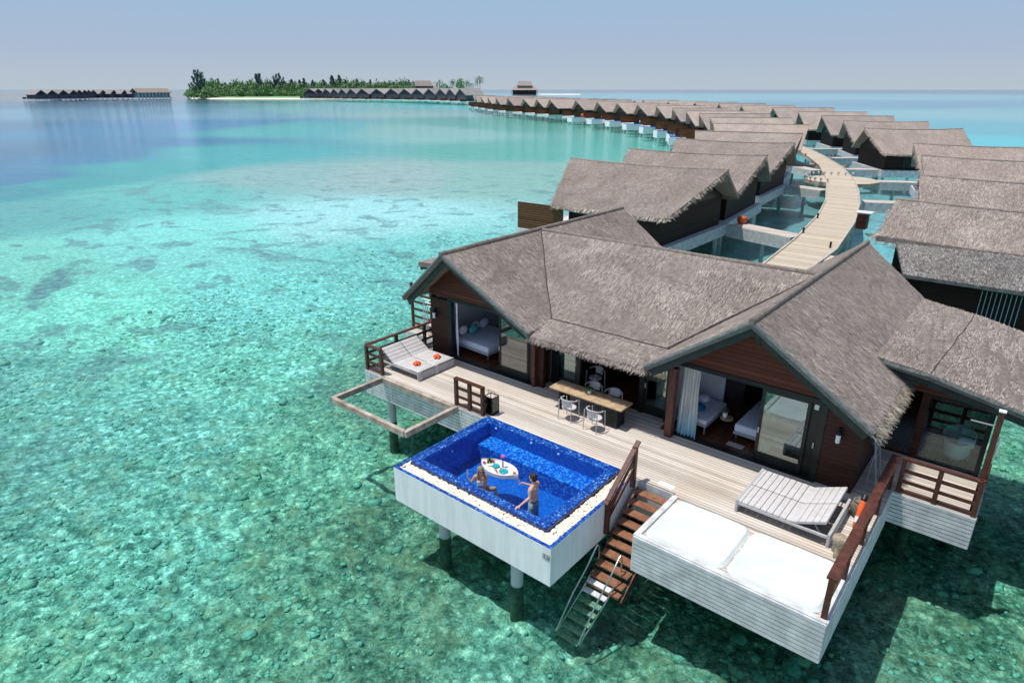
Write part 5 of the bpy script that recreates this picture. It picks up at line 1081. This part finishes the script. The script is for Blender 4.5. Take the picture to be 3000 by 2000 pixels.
# ---------------------------------------------------------------- island
def isl(pts,z0,z1,inset,name,mat):
    c=Vector((sum(p[0] for p in pts)/len(pts),sum(p[1] for p in pts)/len(pts))); vs=[];fs=[]
    n=len(pts)
    for k,z in ((1,z0),(inset,z1)): vs+=[(c.x+(p[0]-c.x)*k,c.y+(p[1]-c.y)*k,z) for p in pts]
    vs.append((c.x,c.y,z1+.3))
    fs=[(i,(i+1)%n,n+(i+1)%n,n+i) for i in range(n)]+[(n+i,n+(i+1)%n,2*n) for i in range(n)]
    return tag(MB().add(vs,fs).build(name,mat),kind='structure')
def pdir(px,d):
    th=math.atan((px-1176)/(1487./math.cos(R(21.25))))-R(39.69); return (math.sin(th)*d,math.cos(th)*d)
ipts=[pdir(*q) for q in ((436,1075),(470,1035),(520,1015),(580,1000),(640,985),(700,968),(760,965),(830,975),(900,990),(965,1010),(975,1180),(940,1330),(800,1400),(650,1400),(520,1320),(450,1200),(432,1110))]
isl(ipts,-2.6,-.9,.965,'island_sand',M['sand']); 
ic=(sum(p[0] for p in ipts)/len(ipts),sum(p[1] for p in ipts)/len(ipts)); ip2=[(ic[0]+(p[0]-ic[0])*.90,ic[1]+(p[1]-ic[1])*.90) for p in ipts]
isl(ip2,-1.2,.6,.98,'island_ground',M['greenf'])
spit=[(-1100,1330),(-1040,1360),(-985,1400),(-960,1430),(-1010,1440),(-1110,1380)]
isl(spit,-2.6,-.6,.9,'distant_sandbank',M['sand'])
def crown(kind,seed):
    rng=random.Random(seed); b=MB()
    def leaf(c,s):
        a=Vector((rng.gauss(0,1),rng.gauss(0,1),rng.gauss(0,1))).normalized(); u=a.orthogonal().normalized(); v=a.cross(u); b.quad(c-u*s-v*s*.5,c+u*s-v*s*.5,c+u*s*.6+v*s,c-u*s*.7+v*s*.8)
    if kind=='bush':
        lob=[(rng.uniform(-.6,.6),rng.uniform(-.6,.6),rng.uniform(.35,.75),rng.uniform(.28,.5)) for _ in range(9)]
        for x,y,z,r in lob:
            for _ in range(34):
                d=Vector((rng.gauss(0,1),rng.gauss(0,1),rng.gauss(0,1))).normalized()*r*rng.uniform(.7,1.1); leaf(Vector((x,y,z))+d,rng.uniform(.05,.10))
    elif kind=='pine':
        for k in range(300):
            z=rng.uniform(.15,1); r=(1-z)**.8*.42*rng.uniform(.3,1.15)+.02; a=rng.uniform(0,6.28); leaf(Vector((r*math.cos(a),r*math.sin(a),z)),rng.uniform(.03,.06))
    elif kind=='fan':
        for k in range(26):
            a=rng.uniform(0,6.28); el=rng.uniform(.35,1.45); d=Vector((math.cos(a)*math.cos(el),math.sin(a)*math.cos(el),math.sin(el)))
            for j in range(22): leaf(Vector((0,0,.12))+d*rng.uniform(.25,.9)+Vector((rng.gauss(0,.05),rng.gauss(0,.05),0)),rng.uniform(.04,.08))
    elif kind=='palm':
        for k in range(15):
            a=k*.42*2+rng.uniform(-.2,.2); el=rng.uniform(-.1,.9); p=Vector((0,0,.8))
            for j in range(6):
                q=p+Vector((math.cos(a)*math.cos(el),math.sin(a)*math.cos(el),math.sin(el)))*.085; s=Vector((-math.sin(a),math.cos(a),0))*.035*(1-abs(j-2)/6); b.quad(p-s,p+s,q+s*.8,q-s*.8); p=q; el-=.32
    return b
protos={}
def tree(kind,x,y,h,w,z=-1):
    key=(kind,rngT.randint(0,3)); names={'bush':'broadleaf_tree','pine':'pine_tree','fan':'spreading_tree','palm':'palm_tree'}
    labels={'bush':'bright green broadleaf tree in the dense belt of trees on the island','pine':'dark pointed casuarina tree rising above the green belt on the island','fan':'dark round headed tree standing out above the island','palm':'palm with spread fronds among the trees of the island'}
    if key not in protos:
        t=thing(names[kind],(x,y,z),labels[kind],'tree',{'bush':'green trees of the island','pine':'dark casuarinas of the island','fan':None,'palm':'palms on the island shore'}[kind],0,world=False)
        crown(kind,key[1]*13+5).build('crown',M[{'bush':'greenf','pine':'greend','fan':'greend','palm':'palm'}[kind]],t)
        if kind!='bush' or True: MB().tube([(0,0,0),(.01,0,.4),(0,.01,.8 if kind in('palm','pine') else .3)],[.02,.015,.01],6).build('trunk',M['bark'],t)
        protos[key]=t; t.scale=(w,w,h)
    else:
        t=copy_tree(protos[key],(x,y,z),rngT.uniform(0,6.28),None,(w,w,h))
    return t
rngT=random.Random(11)
def idir(px): return Vector(pdir(px,1.0))
def put(kind,px,d,h,w): v=idir(px)*d; return tree(kind,v.x,v.y,h,w)
for r_,(d,h0) in enumerate(((1050,12),(1085,16),(1125,19),(1160,21))):
    n=42
    for i in range(n):
        px=438+(950-438)*(i+.5*(r_%2))/n+rngT.uniform(-6,6); edge=min(1,(px-425)/60)
        put('bush',px,d+rngT.uniform(-10,14)-(20 if px>700 else 0),(h0*rngT.uniform(.8,1.15))*(.55+.45*edge),rngT.uniform(9,14))
for px,h in ((690,30),(765,38),(781,39),(795,30),(822,31),(745,30),(868,26),(720,30),(905,26),(950,28),(700,33),(655,27),(672,31),(812,27)): put('pine',px,1100,h*.80,h*.6)
for px in range(830,960,22): put('pine',px,1130,rngT.uniform(20,26),16)
o=put('fan',457,1060,36,15); o['label']='dark round headed tree at the left tip of the island'
o=put('fan',596,1100,33,10); o['label']='small dark round headed tree above the middle of the island'
o=put('fan',640,1095,33,17); o['label']='wide dark clump tree right of the middle of the island'
for i,px in enumerate(range(455,960,17)): put('palm',px+rngT.uniform(-5,5),1045+10*(i%4),14+rngT.uniform(0,5)+(4 if px>560 else 0),15)
for i,(px,h,d) in enumerate(((1003,26,1300),(1010,30,1320),(1022,20,1280),(1040,32,1330),(1055,34,1340),(1062,26,1300),(1073,30,1320),(1098,36,1350),(1103,38,1340),(1083,24,1350))):
    v=Vector(pdir(px,d)); tree('palm' if i not in(2,5) else 'bush',v.x,v.y,h,22 if i not in (2,5) else 16)
def pavilion(px,d,w_,h,base,label,tiers=2):
    x,y=pdir(px,d); t=thing('thatched_pavilion',(x,y,base),label,'pavilion',None,math.atan2(y,x)+R(90)+math.pi,world=False)
    MB().box(-w_/2*.85,w_/2*.85,-w_*.12,w_*.12,0,h*.38).build('wall',M['wall_n'],t)
    for x_ in np.linspace(-w_/2*.9,w_/2*.9,7): MB().box(x_-.6,x_+.6,-w_*.15,-w_*.14,-4,h*.36).build('post',M['rail'],t)
    def hip(W,D,z0,z1,rd):
        b=MB(); b.add([(-W,-D,z0),(W,-D,z0),(W,D,z0),(-W,D,z0),(-W*rd,0,z1),(W*rd,0,z1)],[(0,1,5,4),(1,2,5),(2,3,4,5),(3,0,4),(0,3,2,1)]); return b.build('roof',M['thatch_n'],t)
    hip(w_/2,w_*.2,h*.34,h*.72,.6)
    if tiers>1: hip(w_/2*.55,w_*.14,h*.66,h,.8)
    return t
pavilion(972,1120,58,24,-1,'wide two tiered thatched pavilion behind the far row of villas')
pavilion(1205,1700,68,31,-2,'far thatched pavilion standing alone near the horizon')
x,y=pdir(1205,1700)
# ---------------------------------------------------------------- people in the pool
def capsule(b,p,q,r1,r2,n=12):
    p=Vector(p);q=Vector(q);d=(q-p).normalized(); P=[];Rr=[]
    for k in range(5): a=R(90)*(1-k/4.); P.append(p-d*r1*math.sin(a)*.98); Rr.append(max(.001,r1*math.cos(a)))
    for k in (1,2,3): P.append(p.lerp(q,k/4)); Rr.append(r1+(r2-r1)*k/4)
    for k in range(5): a=R(90)*(k/4.); P.append(q+d*r2*math.sin(a)*.98); Rr.append(max(.001,r2*math.cos(a)))
    b.tube(P,Rr,n); return b
def ell(b,c,sx,sy,sz,rz=0,u=20,v=14):
    bm=bmesh.new(); bmesh.ops.create_uvsphere(bm,u_segments=u,v_segments=v,radius=1)
    b.bm(bm,Matrix.Translation(c)@Matrix.Rotation(rz,4,'Z')@Matrix.Diagonal((sx,sy,sz,1))); return b
def fuse(b,name,mat,parent,vox=.007,sm=5,fac=.5):
    o=b.build(name+'_raw',mat,None); m=o.modifiers.new('r','REMESH'); m.mode='VOXEL'; m.voxel_size=vox; m.use_smooth_shade=True
    s=o.modifiers.new('s','SMOOTH'); s.iterations=sm; s.factor=fac
    dg=bpy.context.evaluated_depsgraph_get(); me=bpy.data.meshes.new_from_object(o.evaluated_get(dg)); me.transform(Matrix.Translation(-Vector(parent.location)))
    bpy.data.objects.remove(o); me.name=name; n=bpy.data.objects.new(name,me); COL.objects.link(n); n.parent=parent
    if not me.materials: me.materials.append(mat)
    me.polygons.foreach_set('use_smooth',[True]*len(me.polygons)); return n
def hand(b,wr,d,nrm,curl=.4,s=1.):
    """palm from wrist along d, nrm = back of hand, thumb to the side"""
    wr=Vector(wr);d=Vector(d).normalized(); nrm=Vector(nrm); nrm=(nrm-d*nrm.dot(d)).normalized(); sd=d.cross(nrm)
    pc=wr+d*.045*s
    for k in (-1.2,-.4,.4,1.2): capsule(b,wr+sd*k*.012*s,wr+d*.085*s+sd*k*.02*s,.016*s,.012*s,8)
    for k,l in zip((-1.5,-.5,.5,1.5),(.062,.078,.074,.055)):
        p=wr+d*.088*s+sd*k*.0185*s; a=curl; q=p+(d*math.cos(a)-nrm*math.sin(a))*l*.5*s; a=curl*2.2; r=q+(d*math.cos(a)-nrm*math.sin(a))*l*.5*s
        capsule(b,p,q,.0095*s,.0085*s,8); capsule(b,q,r,.0085*s,.007*s,8)
    p=wr+d*.025*s-sd*.028*s; q=p+(d*.6-sd*.6-nrm*.3).normalized()*.042*s; r=q+(d*.9-sd*.1-nrm*.4).normalized()*.032*s
    capsule(b,p,q,.012*s,.010*s,8); capsule(b,q,r,.010*s,.008*s,8)
def head(b,c,d,s=1.,tilt=0):
    c=Vector(c); a=math.atan2(d[1],d[0]); f=Vector((math.cos(a),math.sin(a),0)); l=Vector((-f.y,f.x,0))
    ell(b,c+Vector((0,0,.015))-f*.012,.098*s,.076*s,.105*s,a); ell(b,c+f*.025-Vector((0,0,.05)),.062*s,.056*s,.075*s,a)
    ell(b,c+f*.05-Vector((0,0,.095)),.03*s,.03*s,.025*s,a,12,8)
    capsule(b,c+f*.085+Vector((0,0,.005)),c+f*.108-Vector((0,0,.028)),.010*s,.014*s,8)
    for sgn in (-1,1):
        ell(b,c+l*.078*sgn*s-f*.005-Vector((0,0,.015)),.018,.010,.03,a,10,8)
        ell(b,c+f*.078+l*.032*sgn+Vector((0,0,.018)),.016,.022,.010,a,10,8)
    ell(b,c+f*.082-Vector((0,0,.058)),.016,.024,.006,a,10,6); ell(b,c+f*.080-Vector((0,0,.068)),.016,.021,.007,a,10,6)
    return f,l
# ---- man
man=thing('person',(-8.64,11.27,-.95),'man with short dark hair standing waist deep in the pool, facing the tray boat','person')
P=lambda x,y,z:Vector((x,y,z))
df=Vector((-.95,-.12,0)).normalized(); dl=Vector((-df.y,df.x,0)); C=P(-8.62,11.27,0); az=math.atan2(df.y,df.x)
b=MB()
hipc=C+P(0,0,-.02)
ell(b,C+P(0,0,-.02),.115,.165,.13,az); ell(b,C+P(0,0,.12),.105,.145,.14,az); ell(b,C+df*.01+P(0,0,.30),.115,.165,.17,az); ell(b,C+df*.01+P(0,0,.42),.11,.18,.12,az)
capsule(b,C+P(0,0,.50)-df*.02,C+P(0,0,.62)+df*.01,.062,.055); capsule(b,C+dl*.17+P(0,0,.485),C-dl*.17+P(0,0,.485),.068,.068); capsule(b,C+P(0,0,.56),C+dl*.14+P(0,0,.50),.05,.06); capsule(b,C+P(0,0,.56),C-dl*.14+P(0,0,.50),.05,.06)
hc=C+df*.035+P(0,0,.735); f_,l_=head(b,hc,df,1.)
shL=C+dl*.195+P(0,0,.475); elL=P(-8.56,11.03,.30); hdL=P(-8.67,10.76,.155)
capsule(b,shL,elL,.058,.042); capsule(b,elL,hdL,.042,.027); hand(b,hdL,P(-.35,-.8,-.25),P(0,0,1),.25)
shR=C-dl*.195+P(0,0,.475); elR=P(-8.80,11.50,.30); hdR=P(-9.02,11.32,.40)
capsule(b,shR,elR,.056,.041); capsule(b,elR,hdR,.041,.027); hand(b,hdR,P(-.6,-.6,.1),P(-.3,.5,.8),.9)
for s,kf in ((1,.05),(-1,-.04)):
    h=C+dl*.09*s+P(0,0,-.06); k=h+df*kf+P(0,0,-.42); a=k-df*.02+P(0,0,-.42); capsule(b,h,k,.088,.058); capsule(b,k,a,.055,.036); capsule(b,a-df*.03+P(0,0,-.03),a+df*.15+P(0,0,-.035),.035,.028)
man_b=fuse(b,'body',M['skinM'],man,.0075,6)
b=MB(); ell(b,hc-f_*.022+P(0,0,.035),.099,.086,.098,az); ell(b,hc-f_*.045+P(0,0,-.02),.07,.08,.08,az); ell(b,hc+f_*.05+P(0,0,.095),.045,.06,.03,az)
rngh=random.Random(3)
for _ in range(60):
    a=rngh.uniform(0,6.28); e_2=rngh.uniform(.2,1.5); d=Vector((math.cos(a)*math.cos(e_2),math.sin(a)*math.cos(e_2),math.sin(e_2))); ell(b,hc-f_*.022+P(0,0,.035)+Vector((d.x*.088,d.y*.078,d.z*.092)),.018,.018,.012,a,6,5)
bb=b; o=fuse(b,'hair',M['hairM'],man,.006,2)
b=MB(); ell(b,C+P(0,0,-.035),.128,.178,.115,az)
for s in (1,-1): capsule(b,C+dl*.09*s+P(0,0,-.08),C+dl*.10*s+df*.02+P(0,0,-.34),.102,.095)
fuse(b,'swim_shorts',M['trunks'],man,.009,4)
# ---- woman
wom=thing('person',(-10.18,10.93,-.45),'woman with long blonde hair and sunglasses in a white swimsuit sitting at the pool edge','person')
df=Vector((.72,-.60,0)).normalized(); dl=Vector((-df.y,df.x,0)); C=P(-10.17,10.93,0); az=math.atan2(df.y,df.x)
b=MB()
ell(b,C+P(0,0,-.06),.11,.16,.12,az); ell(b,C+P(0,0,.07),.09,.12,.13,az); ell(b,C+P(0,0,.21)+df*.005,.095,.135,.14,az)
for s in (1,-1): ell(b,C+df*.075+dl*.06*s+P(0,0,.22),.05,.055,.055,az,12,10)
capsule(b,C+dl*.135+P(0,0,.335),C-dl*.135+P(0,0,.335),.055,.055); capsule(b,C+P(0,0,.34),C+P(0,0,.45)+df*.03,.05,.045); capsule(b,C+P(0,0,.40),C+dl*.11+P(0,0,.345),.04,.05); capsule(b,C+P(0,0,.40),C-dl*.11+P(0,0,.345),.04,.05)
hc=C+df*.06+P(0,0,.535); hd_=Vector((.8,-.45,0)).normalized(); f_,l_=head(b,hc,hd_,.93)
shR=C-dl*.155+P(0,0,.325); elR=P(-10.34,10.76,.16); hR=P(-10.43,10.70,.30)
capsule(b,shR,elR,.045,.034); capsule(b,elR,hR,.034,.022); hand(b,hR,P(-.1,.1,1),P(-.6,-.6,0),.9,.9)
shL=C+dl*.155+P(0,0,.325); elL=P(-9.98,10.93,.10); hL=P(-10.00,10.86,.34)
capsule(b,shL,elL,.045,.034); capsule(b,elL,hL,.034,.022); hand(b,hL,P(-.25,.0,.9),P(.7,-.3,0),.7,.9)
for s,off in ((1,0),(-1,.08)):
    h=C+dl*.08*s+P(0,0,-.10); k=P(-9.80+off*.3,10.98+.10*s,.02 if s>0 else -.06); a=P(-9.66,11.0+.12*s,-.42); capsule(b,h,k,.085,.055); capsule(b,k,a,.052,.034); capsule(b,a,a+P(.12,0,-.03),.032,.025)
fuse(b,'body',M['skinW'],wom,.0075,6)
b=MB(); ell(b,C+P(0,0,-.055),.118,.168,.115,az); ell(b,C+P(0,0,.07),.096,.126,.12,az); ell(b,C+P(0,0,.17),.098,.136,.09,az)
for s in (1,-1): ell(b,C+df*.080+dl*.06*s+P(0,0,.215),.05,.056,.05,az,12,10); capsule(b,C+df*.10+dl*.07*s+P(0,0,.25),C+df*.045+dl*.085*s+P(0,0,.375),.013,.011,8); capsule(b,C+df*.045+dl*.085*s+P(0,0,.375),C-df*.085+dl*.06*s+P(0,0,.27),.011,.011,8)
fuse(b,'swimsuit',M['swim'],wom,.006,3)
b=MB(); a=math.atan2(hd_.y,hd_.x); ell(b,hc-f_*.022+P(0,0,.03),.098,.088,.098,a); ell(b,hc-f_*.06-P(0,0,.05),.055,.085,.12,a)
for s in (1,-1):
    capsule(b,hc+l_*.075*s-f_*.01,hc+l_*.085*s+f_*.0-P(0,0,.12),.022,.026); capsule(b,hc+l_*.085*s-P(0,0,.12),C+dl*.08*s+df*.09+P(0,0,.28),.026,.018)
fuse(b,'hair',M['hairW'],wom,.006,2)
b=MB()
for s in (1,-1): ell(b,hc+f_*.092+l_*.033*s+P(0,0,.010),.010,.028,.022,a,12,8)
b.bar(hc+f_*.096-l_*.03+P(0,0,.016),hc+f_*.096+l_*.03+P(0,0,.016),.008,.006)
for s in (1,-1): b.bar(hc+f_*.09+l_*.06*s+P(0,0,.015),hc-f_*.0+l_*.078*s+P(0,0,.012),.005,.006)
b.build('sunglasses',M['black'],wom)
def glass(p,lb):
    single('wine_glass',MB().lathe([(0,0),(.03,.002),(.006,.01),(.004,.06),(.03,.09),(.034,.13),(.028,.16)],p,14),M['clearg'],p,lb,'glass',None,True)
M['clearg']=glass_mat('wine glass',(.8,.9,.9),.25)
glass((-10.44,10.71,.36),'stemmed glass held up by the woman at the pool edge'); glass((-9.09,11.24,.37),'stemmed glass held out by the man standing in the pool')
